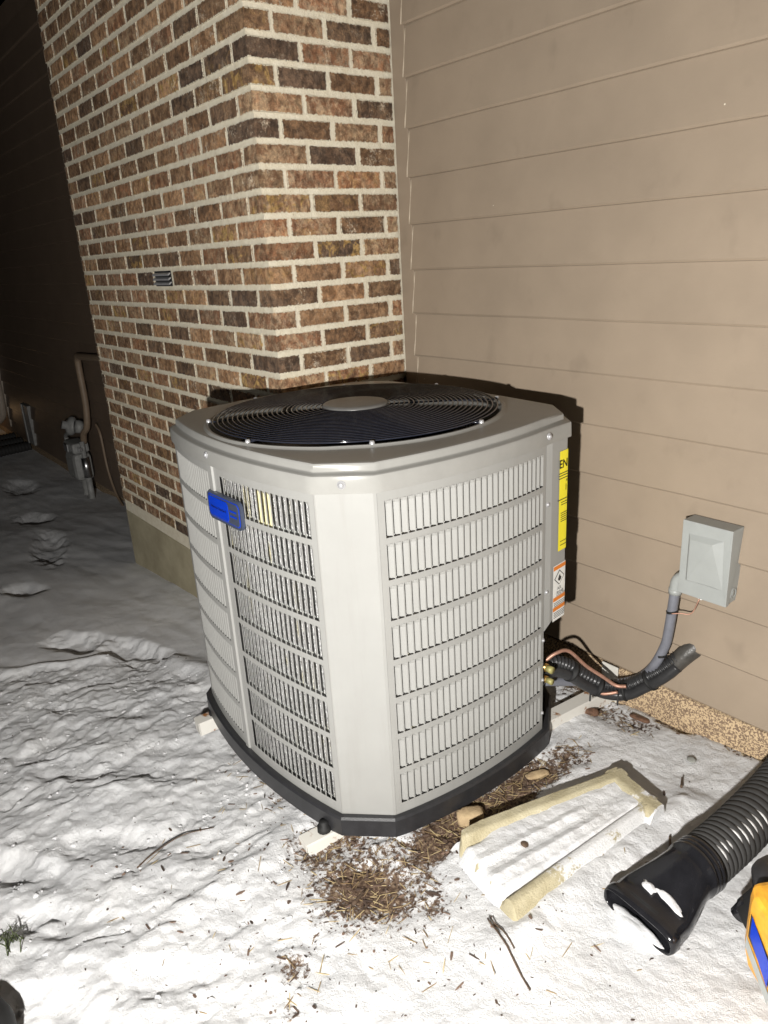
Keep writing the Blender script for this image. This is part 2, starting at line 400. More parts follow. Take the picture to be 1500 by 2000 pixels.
gx = np.concatenate([-8-np.geomspace(.12, 60, 36)[::-1], np.linspace(-8, -1.65, 150)[:-1], np.linspace(-1.65, 2.55, 560)[:-1], 2.55+np.concatenate([[0], np.geomspace(.02, 60, 36)])])
gy = np.concatenate([-2.6-np.geomspace(.03, 60, 30)[::-1], np.linspace(-2.6, .12, 380), .12+np.geomspace(.05, 60, 22)])
GX, GY = np.meshgrid(gx, gy); Z, BARE, ROUGH = ground_fields(GX, GY)
Z = np.where(GX > 6, Z.clip(None, .0), Z)
nx, ny = len(gx), len(gy)
me = bpy.data.meshes.new('ground'); me.vertices.add(nx*ny)
me.vertices.foreach_set('co', np.stack([GX, GY, Z], -1).astype(np.float32).ravel())
ii = (np.arange(ny-1)[:, None]*nx+np.arange(nx-1)[None, :]).ravel()
quads = np.stack([ii, ii+1, ii+nx+1, ii+nx], 1).astype(np.int32)
me.loops.add(quads.size); me.polygons.add(len(quads)); me.loops.foreach_set('vertex_index', quads.ravel())
me.polygons.foreach_set('loop_start', np.arange(len(quads), dtype=np.int32)*4)
me.polygons.foreach_set('use_smooth', np.ones(len(quads), dtype=bool)); me.update(calc_edges=True)
for nm, A in (('bare', BARE), ('rough', ROUGH)):
    at = me.attributes.new(nm, 'FLOAT', 'POINT'); at.data.foreach_set('value', A.astype(np.float32).ravel())
tag(link('ground', me, M['ground']), 'snow covered yard with trampled snow and bare mulch', kind='structure')
def gz(x, y):
    z, b, r = ground_fields(np.array([[float(x)]]), np.array([[float(y)]])); return float(z[0, 0])
def gzs(xs, ys):
    z, b, r = ground_fields(np.array([xs], dtype=float), np.array([ys], dtype=float)); return z[0], b[0]

# ------------------------------------------------------------------ right hand siding wall
E_ = .1778
def plank_wall(root, x0, x1, zb, ztop, m, yoff=0):
    z = zb; i = 0
    while z < ztop:
        mb = MB(); n = 24; y_b = -.026+yoff; y_t = -.0035+yoff; vs = []; h = E_+.02
        for k in range(n+1):
            x = x0+(x1-x0)*k/n+(random.uniform(-.0015, .0015) if k in (0,) else 0); dz = .0006*math.sin(k*1.3+i*2.1)+random.uniform(-.0004, .0004)
            vs += [(x, y_b, z+dz+.009), (x, y_t, z+h), (x, y_b+.016, z+dz), (x, y_t+.0012, z+h), (x, y_b+.0055, z+dz+.002)]
        fs = []
        for k in range(n):
            a = k*5; b = a+5
            fs += [(a, b, b+1, a+1), (b+2, a+2, a+3, b+3), (a+2, b+2, b+4, a+4), (a+4, b+4, b, a), (a+1, b+1, b+3, a+3)]
        fs += [(0, 1, 3, 2, 4), (n*5, n*5+4, n*5+2, n*5+3, n*5+1)]
        mb.add(vs, fs); o = mb.obj('plank', m, root, False); z += E_; i += 1
wall = tag(empty('siding_wall', (1.7, 0, -.45)), 'taupe lap siding house wall on low speckled concrete foundation', 'wall')
ZB = 2.0-13*E_
plank_wall(wall, .098, 3.6, ZB, 3.2, M['siding'])
MB().box(.0, 3.6, .004, .12, -1.2, 3.4).obj('sheathing', M['siding'], wall)
M['caulk'] = simple('caulk', (.46, .385, .29), .5, 0, .15, 60)
for k in range(20):
    z_ = ZB+k*E_; bead = [(.0975+random.uniform(-.0012, .0012), -.0255+.0215*t-.0012, z_+.004+(E_-.004)*t) for t in (0, .2, .4, .6, .8, .97)]
    MB().tube(bead, lambda t: .0026+.0012*math.sin(t*9), 6).obj('caulk_bead', M['caulk'], wall, True)
MB().box(.016, .096, -.0125, .0, ZB, 3.4).obj('trim_board', M['siding'], wall, bev=.002)
mb = MB(); n = 90; vs = []
for k in range(n+1):
    x = .0+3.6*k/n; j = random.uniform(-.004, .004)
    vs += [(x, -.028+j*.5, -1.2), (x, -.028+j*.4, -.352+j), (x, -.014+j, -.322+j*.8), (x, .002, -.316)]
fs = []
for k in range(n):
    a = k*4; b = a+4; fs += [(a, b, b+1, a+1), (a+1, b+1, b+2, a+2), (a+2, b+2, b+3, a+3)]
mb.add(vs, fs).obj('foundation', M['stucco'], wall)

# ------------------------------------------------------------------ brick chimney chase
D = .649; WX = -2.25; H_ = .0851; ZB1 = 1.937; BH = .0662; J = .0189
chim = tag(empty('brick_chimney', (WX/2, -D/2, -.75)), 'tumbled brown brick chimney chase with pale mortar and concrete base', 'chimney')
mb = MB(); MT = .0058
mb.box(WX+MT, -MT, -D+MT, .1, -.345, 3.6); mb.obj('mortar', M['mortar'], chim)
mb = MB(); n = 40; vs = []
for k in range(n+1):
    x = WX+.006+(abs(WX)-.012)*k/n; j = random.uniform(-.003, .003)
    vs += [(x, -D+.004, -1.4), (x, -D+.004, -.352+j), (x, -D+.02, -.338+j), (x, .05, -.338)]
fs = []
for k in range(n):
    a = k*4; b = a+4; fs += [(a, b, b+1, a+1), (a+1, b+1, b+2, a+2), (a+2, b+2, b+3, a+3)]
fs += [(0, 1, 2, 3), (n*4+3, n*4+2, n*4+1, n*4)]
mb.add(vs, fs).obj('foundation', M['parge'], chim)
PAL = [((.335, .205, .102), (.39, .26, .145)), ((.30, .20, .108), (.19, .117, .062)), ((.39, .29, .172), (.27, .165, .09)), ((.165, .112, .07), (.105, .075, .05)),
       ((.39, .29, .18), (.29, .16, .085)), ((.22, .147, .083), (.13, .09, .057)), ((.32, .17, .085), (.35, .24, .138)), ((.27, .166, .085), (.16, .10, .054))]
PW = [3, 3, 3, 1.0, 3, 2.2, 1.0, 2.4]
bricks = []      # (min corner, max corner)
row = -24
rows = [i for i in range(-20, 27)]
for i in rows:
    zt = ZB1-i*H_-J*.5; zb = zt-BH
    if zb < -.345 or zt > 3.5: continue
    odd = i % 2 == 1
    # return face (x=0) and front face (y=-D) with a shared corner brick
    if odd: bricks.append((-.214, 0, -D, -D+.103, zb, zt)); xf = -.214; yr = -D+.103
    else: bricks.append((-.103, 0, -D, -D+.214, zb, zt)); xf = -.103; yr = -D+.214
    y = yr+J*.85
    while y < -.012:
        L = .2145+random.uniform(-.004, .004); y1 = min(y+L, -.004)
        if y1-y > .012: bricks.append((-.10, 0, y, y1, zb, zt))
        y = y1+J*random.uniform(.8, 1.1)
    x = xf-J*.9
    while x > WX+.02:
        L = .2145+random.uniform(-.005, .005); x1 = max(x-L, WX)
        if x-x1 > .02: bricks.append((x1, x, -D, -D+.10, zb, zt))
        x = x1-J*random.uniform(.8, 1.1)
VENT = None; vz = 1.1345; best = 9
for b in bricks:
    if b[4] < vz < b[5] and b[1] < -.3:
        dd = abs((b[0]+b[1])/2+1.15)
        if dd < best: best = dd; VENT = b
bricks.remove(VENT)
def brick_mesh(b):
    x0, x1, y0, y1, z0, z1 = b
    front = y0 <= -D+1e-4; ret = x1 >= -1e-4
    nx = max(2, round((x1-x0)/.036)) if front else 1; nyy = max(2, round((y1-y0)/.036)) if ret else 1; nz = 3
    bm = {}; vs = []; fs = []
    def vid(i, j, k):
        key = (i, j, k)
        if key not in bm:
            x = x0+(x1-x0)*i/nx; y = y0+(y1-y0)*j/nyy; z = z0+(z1-z0)*k/nz
            bm[key] = len(vs); vs.append([x, y, z, i, j, k])
        return bm[key]
    for i in range(nx):
        for k in range(nz):
            fs.append((vid(i,0,k), vid(i+1,0,k), vid(i+1,0,k+1), vid(i,0,k+1))); 
        fs.append((vid(i,0,nz), vid(i+1,0,nz), vid(i+1,nyy,nz), vid(i,nyy,nz)) if nyy == 1 else tuple([vid(i,0,nz), vid(i+1,0,nz), vid(i+1,nyy,nz), vid(i,nyy,nz)]))
        fs.append((vid(i,nyy,0), vid(i+1,nyy,0), vid(i+1,0,0), vid(i,0,0)))
    for j in range(nyy):
        for k in range(nz):
            fs.append((vid(nx,j,k), vid(nx,j+1,k), vid(nx,j+1,k+1), vid(nx,j,k+1)))
            fs.append((vid(0,j+1,k), vid(0,j,k), vid(0,j,k+1), vid(0,j+1,k+1)))
    for i in range(nx):
        for k in range(nz):
            fs.append((vid(i+1,nyy,k), vid(i,nyy,k), vid(i,nyy,k+1), vid(i+1,nyy,k+1)))
    if not front or nyy > 1:      # top and bottom strips for returns
        for j in range(1 if front else 0, nyy):
            fs.append((vid(0,j,nz), vid(nx,j,nz), vid(nx,j+1,nz), vid(0,j+1,nz)))
            fs.append((vid(0,j+1,0), vid(nx,j+1,0), vid(nx,j,0), vid(0,j,0)))
    co = []; edges = []
    px, py = random.uniform(-.0018, .0018), random.uniform(-.0018, .0018)
    for (x, y, z, i, j, k) in vs:
        r = lambda a: random.uniform(-a, a)
        edge = (k in (0, nz)) or (front and i in (0, nx) and not (ret and i == nx)) or (ret and j in (0, nyy) and not (front and j == 0))
        dx = dy = dz = 0
        if front and j == 0: dy = py+r(.0012)+(.0022 if edge else 0)
        if ret and i == nx: dx = px+r(.0012)-(.0022 if edge else 0)
        if k == 0: dz = random.uniform(-.001, .001)
        if k == nz: dz = random.uniform(-.001, .001)
        if front and not (ret and i == nx) and i in (0, nx): dx += r(.001)
        if ret and not front and j in (0, nyy): dy += r(.001)
        co.append((x+dx, y+dy, z+dz))
        ev = min(k, nz-k)/nz*(z1-z0)
        eu = 1.0
        if front and j == 0: eu = min(x-x0, (9 if ret else x1-x))
        if ret and i == nx: eu = min(eu, min(y1-y, (9 if front else y-y0)))
        edges.append((min(eu/.1, 1), ev/.1, 0, 1))
    return co, fs, edges
def brick_obj_data(name, list_):
    V = []; F = []; Ea = []; T1 = []; T2 = []; FL = []
    for b in list_:
        co, fs, ed = brick_mesh(b); n = len(V); V += co; F += [tuple(a+n for a in f) for f in fs]; Ea += ed
        p = random.choices(PAL, PW)[0]; k = random.uniform(.82, 1.22)
        q = random.uniform(.85, 1.2); a1 = (p[0][0]*k*1.02, p[0][1]*k*.95, p[0][2]*k*.97); a2 = (p[1][0]*k*q*1.02, p[1][1]*k*q*.95, p[1][2]*k*q*.97)
        och = 1.0 if random.random() < .08 else (.3 if random.random() < .10 else 0); wh = 1.0 if random.random() < .28 else .25
        T1 += [(*a1, 1)]*len(co); T2 += [(*a2, 1)]*len(co); FL += [(och, wh, 0, 1)]*len(co)
    me = bpy.data.meshes.new(name); me.from_pydata(V, [], F); me.update()
    for nm, A in (('edges', Ea), ('tint', T1), ('tint2', T2), ('fleck', FL)):
        at = me.attributes.new(nm, 'FLOAT_COLOR', 'POINT'); at.data.foreach_set('color', np.array(A, dtype=np.float32).ravel())
    return me
MR = Matrix((r2, u2, fwd))
def px_of(p):
    c = MR @ (Vector(p)-CAM)
    if c.z <= 0: return None
    return (750+1460.2*c.x/c.z, 1000-1460.2*c.y/c.z, c.z)
def brick_size(b):
    p = px_of((b[1], b[2], (b[4]+b[5])/2))
    if p is None or not (-60 < p[0] < 1560 and -60 < p[1] < 2060): return 0
    if p[1] > 760 and p[0] > 400: return .001
    return 1/p[2]**2
bricks.sort(key=brick_size, reverse=True)
for b in bricks[:300]: link('brick', brick_obj_data('brick', [b]), M['brick'], chim)
tag(link('far_bricks', brick_obj_data('far_bricks', bricks[300:]), M['brick'], chim), kind='stuff')
# steel weep vent in one brick's place
vx0, vx1, vz0, vz1 = VENT[0], VENT[1], VENT[4], VENT[5]
vent = MB().box(vx0+.012, vx1-.008, -D+.0015, -D+.06, vz0-.002, vz1+.002).obj('vent', M['dark'], chim)  # solid block, its near-black colour paints the shade behind the fins
for k in range(3):
    z = vz0+.016+k*.021
    mb = MB(); mb.add([(vx0+.012, -D-.012, z-.004), (vx1-.008, -D-.012, z-.004), (vx1-.008, -D+.001, z+.003), (vx0+.012, -D+.001, z+.003),
                       (vx0+.012, -D-.012, z-.012), (vx1-.008, -D-.012, z-.012), (vx1-.008, -D+.001, z-.003), (vx0+.012, -D+.001, z-.003)],
                      [(0,1,2,3),(7,6,5,4),(0,4,5,1),(1,5,6,2),(2,6,7,3),(3,7,4,0)])
    mb.obj('vent_fin', M['screw'], vent)

# ------------------------------------------------------------------ far dark wall and what stands along it
fwall = tag(empty('siding_wall', (-7, 0, -.98)), 'dark brown lap siding wall running into the night beyond the chimney', 'wall')
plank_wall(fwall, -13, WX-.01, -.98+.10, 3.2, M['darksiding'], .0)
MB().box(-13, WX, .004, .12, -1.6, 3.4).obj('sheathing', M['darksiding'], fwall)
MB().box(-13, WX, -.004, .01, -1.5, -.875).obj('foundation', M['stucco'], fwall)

gm = tag(empty('gas_meter', (-4.95, -.16, -.975)), 'grey gas meter with regulator and riser pipe by dark wall', 'gas meter')
mb = MB(); mb.box(-5.16, -4.84, -.26, -.08, -.78, -.50); mb.obj('meter_body', M['gas_grey'], gm, bev=.05)
MB().box(-5.15, -4.85, -.25, -.09, -.50, -.40).obj('meter_head', M['gas_grey'], gm, bev=.02)
MB().box(-5.07, -4.95, -.272, -.25, -.49, -.41).obj('index_window', M['silver'], gm, bev=.006)
mb = MB(); mb.lathe([(0, -.03), (.085, -.03), (.095, -.01), (.095, .01), (.085, .03), (.04, .05), (.04, .09), (0, .09)], (-5.12, -.15, -.27), (0, -1, .35), 20); mb.obj('regulator', M['gas_grey'], gm, True)
mb = MB(); mb.lathe([(0, -.03), (.06, -.03), (.065, .0), (.06, .03), (0, .04)], (-4.86, -.15, -.24), (0, -1, .2), 16); mb.obj('service_dial', M['gas_grey'], gm, True)
MB().tube(spline([(-5.3, -.15, -.52), (-5.36, -.16, -.42), (-5.25, -.16, -.36), (-5.12, -.15, -.33)], 6), .022, 10).obj('inlet_pipe', M['gas_grey'], gm, True)
MB().tube([(-5.34, -.16, -.62), (-5.30, -.16, -.46)], .035, 10).obj('valve', M['gas_grey'], gm, True)
MB().tube(spline([(-4.86, -.13, -.40), (-4.80, -.13, -.30), (-4.72, -.11, -.22), (-4.70, -.09, .0), (-4.70, -.09, .36), (-4.66, -.09, .43), (-4.55, -.09, .445), (-3.2, -.09, .50)], 7), .031, 12).obj('house_pipe', M['tanpipe'], gm, True)
MB().tube([(-4.82, -.16, -1.05), (-4.82, -.16, -.72)], .030, 12).obj('riser', M['gas_grey'], gm, True)
MB().tube([(-4.82, -.16, -.74), (-4.82, -.16, -.54)], .040, 14).obj('coupling', M['silver'], gm, True)
MB().tube([(-4.82, -.16, -.54), (-4.82, -.16, -.38)], .024, 12).obj('riser_valve', M['gas_grey'], gm, True)
MB().box(-4.855, -4.785, -.21, -.17, -.47, -.43).obj('valve_handle', M['silver'], gm, bev=.005)
MB().tube(spline([(-5.06, -.14, -1.0), (-5.05, -.14, -.86), (-5.02, -.15, -.74)], 4), .032, 10).obj('meter_stand', M['gas_grey'], gm, True)
MB().tube(spline([(-4.64, -.05, -.20), (-4.55, -.05, -.30), (-4.52, -.05, -.62), (-4.36, -.06, -.84), (-4.1, -.08, -.93)], 6), .012, 8).obj('ground_cable', M['tanpipe'], gm, True)

MB_ = MB().box(-7.72, -7.36, -.05, .0, -.86, -.36)
up_ = tag(empty('utility_panel', (-7.54, -.02, -.98)), 'pale grey narrow panel low on the dark wall past the gas meter', 'panel')
MB_.obj('panel_body', M['gas_grey'], up_, bev=.006); MB().box(-7.62, -7.60, -.062, -.05, -.86, -.36).obj('panel_rib', M['gas_grey'], up_)
LBL = ['corrugated black drain pipe end on snow, the one nearest the gas meter', 'corrugated black drain pipe on snow, in the middle of three', 'corrugated black drain pipe on snow, closest to the warm lit downspout']
for k, xx in enumerate((-7.75, -8.15, -8.55)):
    pts = [(xx+.10*t, -.03-.10*t*8, -.93) for t in np.linspace(0, 1, 60)]
    o = MB().tube(pts, lambda s: .062+.007*math.sin(s*60*math.pi*.66), 14).obj('drain_pipe', M['hose'], None, True)
    tag(o, LBL[k], 'pipe', 'drain pipes on the snow by the far wall')
ds = tag(empty('downspout', (-8.9, -.08, -.95)), 'warm lit downspout with curved foot at the far left', 'downspout')
MB().tube(spline([(-8.75, -.07, 1.2), (-8.75, -.07, .2), (-8.75, -.07, -.5), (-8.80, -.12, -.70), (-9.0, -.30, -.80)], 8), .055, 12).obj('spout', M['downspout'], ds, True)
MB().box(-8.69, -8.655, -.03, -.004, -.8, 1.2).obj('corner_strip', M['downspout'], ds)
pl = bpy.data.lights.new('porch_lamp', 'POINT'); pl.energy = .7; pl.color = (1, .62, .32); pl.shadow_soft_size = .05
po = bpy.data.objects.new('porch_lamp', pl); col.objects.link(po); po.location = (-9.3, -.35, -.62)

# ------------------------------------------------------------------ air conditioner
AC = tag(empty('air_conditioner', (.6, -.71, -.45)), 'large grey outdoor air conditioner with louvered sides and round fan grille', 'air conditioner')
CX, CY = .60, -.715
def bowpts(a, b, bow, n):
    a, b = Vector((*a, 0)), Vector((*b, 0)); d = b-a; nrm = Vector((d.y, -d.x, 0)).normalized()
    return [a+d*(k/n)+nrm*bow*(1-(2*k/n-1)**2) for k in range(n+1)]
FL_, FR_ = (.165, -1.185), (1.056, -1.187); RF, RB = (1.166, -1.072), (1.176, -.425); PB = (1.163, -.31); BR, BL = (1.05, -.225), (.17, -.235); LB, LF = (.065, -.34), (.065, -1.075)
front_c = bowpts(FL_, FR_, .055, 40); right_c = bowpts(RF, RB, .034, 30)
outline = front_c+[p for p in right_c]+[Vector((*PB, 0))]+bowpts(BR, BL, .03, 10)+bowpts(LB, LF, .035, 16)
outline2 = front_c+right_c+[Vector((1.045, -.262, 0))]+bowpts((1.0, -.235), BL, .02, 10)+bowpts(LB, LF, .035, 16)
outer3 = front_c+right_c+[Vector((1.01, -.262, 0))]+bowpts((.99, -.245), BL, .02, 10)+bowpts(LB, LF, .035, 16)
def offs(pts, d):
    out = []; n = len(pts)
    for i in range(n):
        a, b = pts[i-1], pts[(i+1) % n]; t = (b-a).normalized(); out.append(pts[i]+Vector((t.y, -t.x, 0))*d)
    return out
def loft(mb, rings, close_top=False, close_bot=False):
    base = len(mb.v); n = len(rings[0])
    for r in rings: mb.v += [tuple(p) for p in r]
    for i in range(len(rings)-1):
        for k in range(n):
            k2 = (k+1) % n; mb.f.append((base+i*n+k, base+i*n+k2, base+(i+1)*n+k2, base+(i+1)*n+k))
    if close_bot: mb.f.append(tuple(base+k for k in range(n))[::-1])
    if close_top: mb.f.append(tuple(base+(len(rings)-1)*n+k for k in range(n)))
    return mb
def at_z(pts, z): return [Vector((p.x, p.y, z)) for p in pts]
ZC0, ZC1 = -.40, .622
# base pan
mb = MB(); o2 = offs(outline2, .024); o1 = offs(outline2, .016)
loft(mb, [at_z(o1, -.462), at_z(o2, -.455), at_z(o2, -.398), at_z(offs(outline2, .018), -.392), at_z(offs(outline2, .004), -.392), at_z(offs(outline2, -.02), -.41)], True, True)
mb.obj('base_pan', M['black_plastic'], AC)
# coil just behind the louvers
mb = MB(); oc = offs(outer3, -.024); loft(mb, [at_z(oc, -.40), at_z(oc, .60)]); mb.obj('coil', M['coil'], AC, True)
# cap: skirt, rounded shoulder, top sheet with the round opening
import bisect
def polar(pts, c, extra):
    return pts
cap_o = outline
nO = len(cap_o)
Zt = .690
circ = []
for p in cap_o:
    a = math.atan2(p.y-CY, p.x-CX); circ.append(a)
GR = .482
rings = [at_z(offs(cap_o, d_), z_) for d_, z_ in ((.004, ZC1-.006), (.009, ZC1-.006), (.010, ZC1-.003), (.009, .652), (.0085, .660), (.0075, .6625), (.004, .6645), (-.0005, .6652), (-.012, .6675), (-.0140, .669), (-.0150, .672), (-.0155, .684), (-.0165, .687), (-.0185, .6893), (-.022, .6899), (-.026, .690), (-.030, .6903))]
def blend(tt, z):
    o = offs(cap_o, -.030); out = []
    for p, a in zip(o, circ):
        q = Vector((CX+(GR+.018)*math.cos(a), CY+(GR+.018)*math.sin(a), 0)); r = p.lerp(q, tt); out.append(Vector((r.x, r.y, z)))
    return out
def cring(r, z): return [Vector((CX+r*math.cos(a), CY+r*math.sin(a), z)) for a in circ]
rings += [blend(.05, .6904), blend(.33, .6905), blend(.66, .6905), blend(.95, .6905), blend(1, .6906), cring(GR+.010, .697), cring(GR+.003, .697), cring(GR-.003, .690), cring(GR-.006, .672), cring(GR-.004, .56)]
# resample: guarantee enough angular steps by inserting the corner chamfers already in the outline
cap = loft(MB(), rings).obj('top_cap', M['cap'], AC, True)
cap.data.polygons.foreach_set('use_smooth', [True]*len(cap.data.polygons))
es = cap.modifiers.new('edge', 'EDGE_SPLIT'); es.split_angle = R(38)
# fan well
mb = MB(); mb.lathe([(GR-.004, .57), (GR-.02, .46), (GR-.05, .40), (0, .40)], (CX, CY, 0), (0, 0, 1), 64); mb.obj('fan_well', M['dark'], AC, True)
fan = MB().lathe([(0, .50), (.09, .50), (.10, .48), (.10, .42), (0, .42)], (CX, CY, 0), (0, 0, 1), 28).obj('fan', M['black_plastic'], AC, True)
for k in range(4):
    a0 = k*math.pi/2+.35; vs = []
    for i in range(6):
        r = .09+.37*i/5; wdt = .30+.25*i/5
        for s in (-1, 0, 1):
            a = a0+s*wdt*.75+.12*i/5; z = .545-.055*s-.01*abs(s)-.012*i/5
            vs.append((CX+r*math.cos(a), CY+r*math.sin(a), z))
    fs = []
    for i in range(5):
        for s in range(2): fs.append((i*3+s, i*3+s+1, (i+1)*3+s+1, (i+1)*3+s))
    o = MB().add(vs, fs).obj('fan_blade', M['hub'], fan, True); o.modifiers.new('s', 'SOLIDIFY').thickness = .003
# grille rings, radial spokes below, hub plate
NR = 23
def dome(r): return .702+.014*(1-(r/GR)**2)
for k in range(NR):
    r = .116+(GR-.012-.116)*k/(NR-1); z = dome(r); n = 96
    pts = [(CX+r*math.cos(2*math.pi*i/n), CY+r*math.sin(2*math.pi*i/n), z) for i in range(n)]
    base = []; mb = MB(); m_ = 8; rr = .0024
    for i in range(n):
        a = 2*math.pi*i/n
        for j in range(m_):
            t = 2*math.pi*j/m_; mb.v.append((CX+(r+rr*math.cos(t))*math.cos(a), CY+(r+rr*math.cos(t))*math.sin(a), z+rr*math.sin(t)))
    for i in range(n):
        i2 = (i+1) % n
        for j in range(m_): j2 = (j+1) % m_; mb.f.append((i*m_+j, i2*m_+j, i2*m_+j2, i*m_+j2))
    mb.obj('grille_ring', M['wire'], AC, True)
for k in range(8):
    a = math.pi*k/4+.25; pts = []
    for i in range(8):
        r = .10+(GR+.004-.10)*i/7; pts.append((CX+r*math.cos(a), CY+r*math.sin(a), dome(r)-.0062))
    MB().tube(pts, .0034, 6).obj('grille_spoke', M['wire'], AC, True)
    r = GR+.003; MB().lathe([(0, .006), (.006, .006), (.008, 0), (.008, -.004)], (CX+r*math.cos(a), CY+r*math.sin(a), .700), (0, 0, 1), 10).obj('grille_screw', M['screw'], AC, True)
mb = MB(); mb.lathe([(.107, -.008), (.110, .0), (.105, .006), (.09, .0085), (0, .0095)], (CX, CY, dome(.1)+.002), (0, 0, 1), 56); mb.obj('hub_plate', M['hub'], AC, True)

# --- louver panels: sheet with slots plus a bent slat in every slot
class Curve2:
    def __init__(s, pts):
        s.p = pts; s.L = [0]
        for a, b in zip(pts, pts[1:]): s.L.append(s.L[-1]+(b-a).length)
    def at(s, d, z, off=0):
        d = max(0, min(s.L[-1], d)); i = min(max(bisect.bisect_right(s.L, d)-1, 0), len(s.p)-2)
        t = (d-s.L[i])/(s.L[i+1]-s.L[i]); q = s.p[i].lerp(s.p[i+1], t); g = (s.p[i+1]-s.p[i]).normalized()
        return Vector((q.x+g.y*off, q.y-g.x*off, z))
NROW = 8; ZL0, ZL1 = ZC0+.022, ZC1-.016
band = .0175; rowh = (ZL1-ZL0-band*(NROW+1))/NROW
slats = []
def louver(cv, d0, d1, nsl, hinge, name, ms, me_, zlo=ZC0, zhi=ZC1, off=0.0):
    """cv curve, d0..d1 slotted range, ms / me_ ends of the sheet"""
    mb = MB(); pitch = (d1-d0)/nsl; sw = pitch*(.76 if hinge == 'L' else .85)
    def quad(a, b, z0, z1, nsub=1):
        for k in range(nsub):
            u = a+(b-a)*k/nsub; v = a+(b-a)*(k+1)/nsub
            mb.add([cv.at(u, z0, off), cv.at(v, z0, off), cv.at(v, z1, off), cv.at(u, z1, off)], [(0, 1, 2, 3)])
    zs = [ZL0+band+k*(rowh+band) for k in range(NROW)]
    bars = [ms]+[x for k in range(nsl) for x in (d0+k*pitch+(pitch-sw)/2, d0+k*pitch+(pitch+sw)/2)]+[me_]
    # horizontal bands, full width
    prev = zlo
    for k in range(NROW+1):
        z1 = zs[k] if k < NROW else zhi
        for a, b in zip(bars, bars[1:]): quad(a, b, prev, z1)
        if k < NROW: prev = zs[k]+rowh
    for z in zs:
        for a, b in zip(bars[0::2], bars[1::2]): quad(a, b, z, z+rowh)
    o = mb.obj(name, M['casing'], AC); so = o.modifiers.new('s', 'SOLIDIFY'); so.thickness = .0012; so.offset = -1
    wl = o.modifiers.new('w', 'WELD'); wl.merge_threshold = .0001
    o.modifiers.move(1, 0)
    for z in zs:
        for k in range(nsl):
            a, b = bars[1+2*k], bars[2+2*k]
            slats.append((cv, a, b, z, hinge, off))
cf = Curve2(front_c); cr_ = Curve2(right_c)
LF_ = cf.L[-1]; LRr = cr_.L[-1]
seam = LF_*.455
louver(cf, .028, seam-.030, 18, 'L', 'louver_panel', .0, seam-.008)
louver(cf, seam+.046, LF_-.020, 19, 'R', 'louver_panel', seam+.008, LF_-.002)
louver(cr_, .022, LRr-.018, 27, 'R', 'louver_panel', .004, LRr-.002)
# seam post between the two front louver panels
mb = MB()
for a, b, oo in ((seam-.014, seam+.014, .006),):
    vs = []
    for z in (ZC0, ZC1):
        vs += [cf.at(a, z, -.001), cf.at(a+.004, z, oo), cf.at(b-.004, z, oo), cf.at(b, z, -.001)]
    mb.add(vs, [(0,1,5,4),(1,2,6,5),(2,3,7,6),(3,2,1,0),(4,5,6,7)])
mb.obj('seam_post', M['casing'], AC)
def slat_geo(s):
    cv, a, b, z, hinge, off = s; sw = b-a; z0, z1 = z+.0035, z+rowh-.0012
    dep = sw*.72; th = .0009
    h, fr = (b, a+sw*.06) if hinge == 'R' else (a+sw*.24, b-sw*.02)
    mid = (h+fr)/2
    def P(d, zz, o): return cv.at(d, zz, off+o)
    vs = []
    for zz, kk in ((z0, 1.0), (z1-.010, 1.0), (z1, .25)):
        vs += [P(h, zz, -.0003), P(mid, zz, -dep*.42*kk-.0003), P(fr, zz, -dep*kk-.0003), P(fr, zz, -dep*kk-th), P(mid, zz, -dep*.42*kk-th), P(h, zz, -th-.0003)]
    fs = [(5,4,3,2,1,0), (12,13,14,15,16,17)]
    for r_ in range(2):
        for k in range(6): fs.append((r_*6+k, r_*6+(k+1) % 6, r_*6+6+(k+1) % 6, r_*6+6+k))
    if hinge == 'L': fs = [f[::-1] for f in fs]
    return vs, fs
def sl_key(s):
    p = px_of(s[0].at((s[1]+s[2])/2, s[3])); q = px_of(s[0].at(s[2], s[3])); q0 = px_of(s[0].at(s[1], s[3])); return abs(q[0]-q0[0])/1.0
slats.sort(key=sl_key, reverse=True)
for s in slats[:300]:
    vs, fs = slat_geo(s); MB().add(vs, fs).obj('slat', M['casing'], AC)
mb = MB()
for s in slats[300:]:
    vs, fs = slat_geo(s); mb.add(vs, fs)
tag(mb.obj('far_slats', M['casing'], AC), kind='stuff')
# plain front corner post (chamfer), with turned edges
def sheet(name, p0, p1, z0, z1, th=.004, m='casing', off=.0, parent=AC, bev=.0015):
    a, b = Vector((*p0, 0)), Vector((*p1, 0)); d = (b-a).normalized(); nrm = Vector((d.y, -d.x, 0)); mb = MB()
    a0, b0 = a+nrm*off, b+nrm*off; vs = []
    for z in (z0, z1):
        for q in (a0, b0, b0-nrm*th, a0-nrm*th): vs.append((q.x, q.y, z))
    mb.add(vs, [(3,2,1,0),(4,5,6,7),(0,1,5,4),(1,2,6,5),(2,3,7,6),(3,0,4,7)]); return mb.obj(name, M[m], parent, bev=bev)
mb = MB(); cpts = [cf.at(LF_-.001, 0, .001), Vector((1.056, -1.1835, 0)), Vector((1.164, -1.0775, 0)), cr_.at(.003, 0, .001)]
vs = []
for z in (ZC0-.004, ZC1-.003):
    vs += [(p.x, p.y, z) for p in cpts]
mb.add(vs, [(0,1,5,4),(1,2,6,5),(2,3,7,6)]); o = mb.obj('corner_post', M['casing'], AC, bev=.003); o.modifiers.new('s', 'SOLIDIFY').thickness = .002
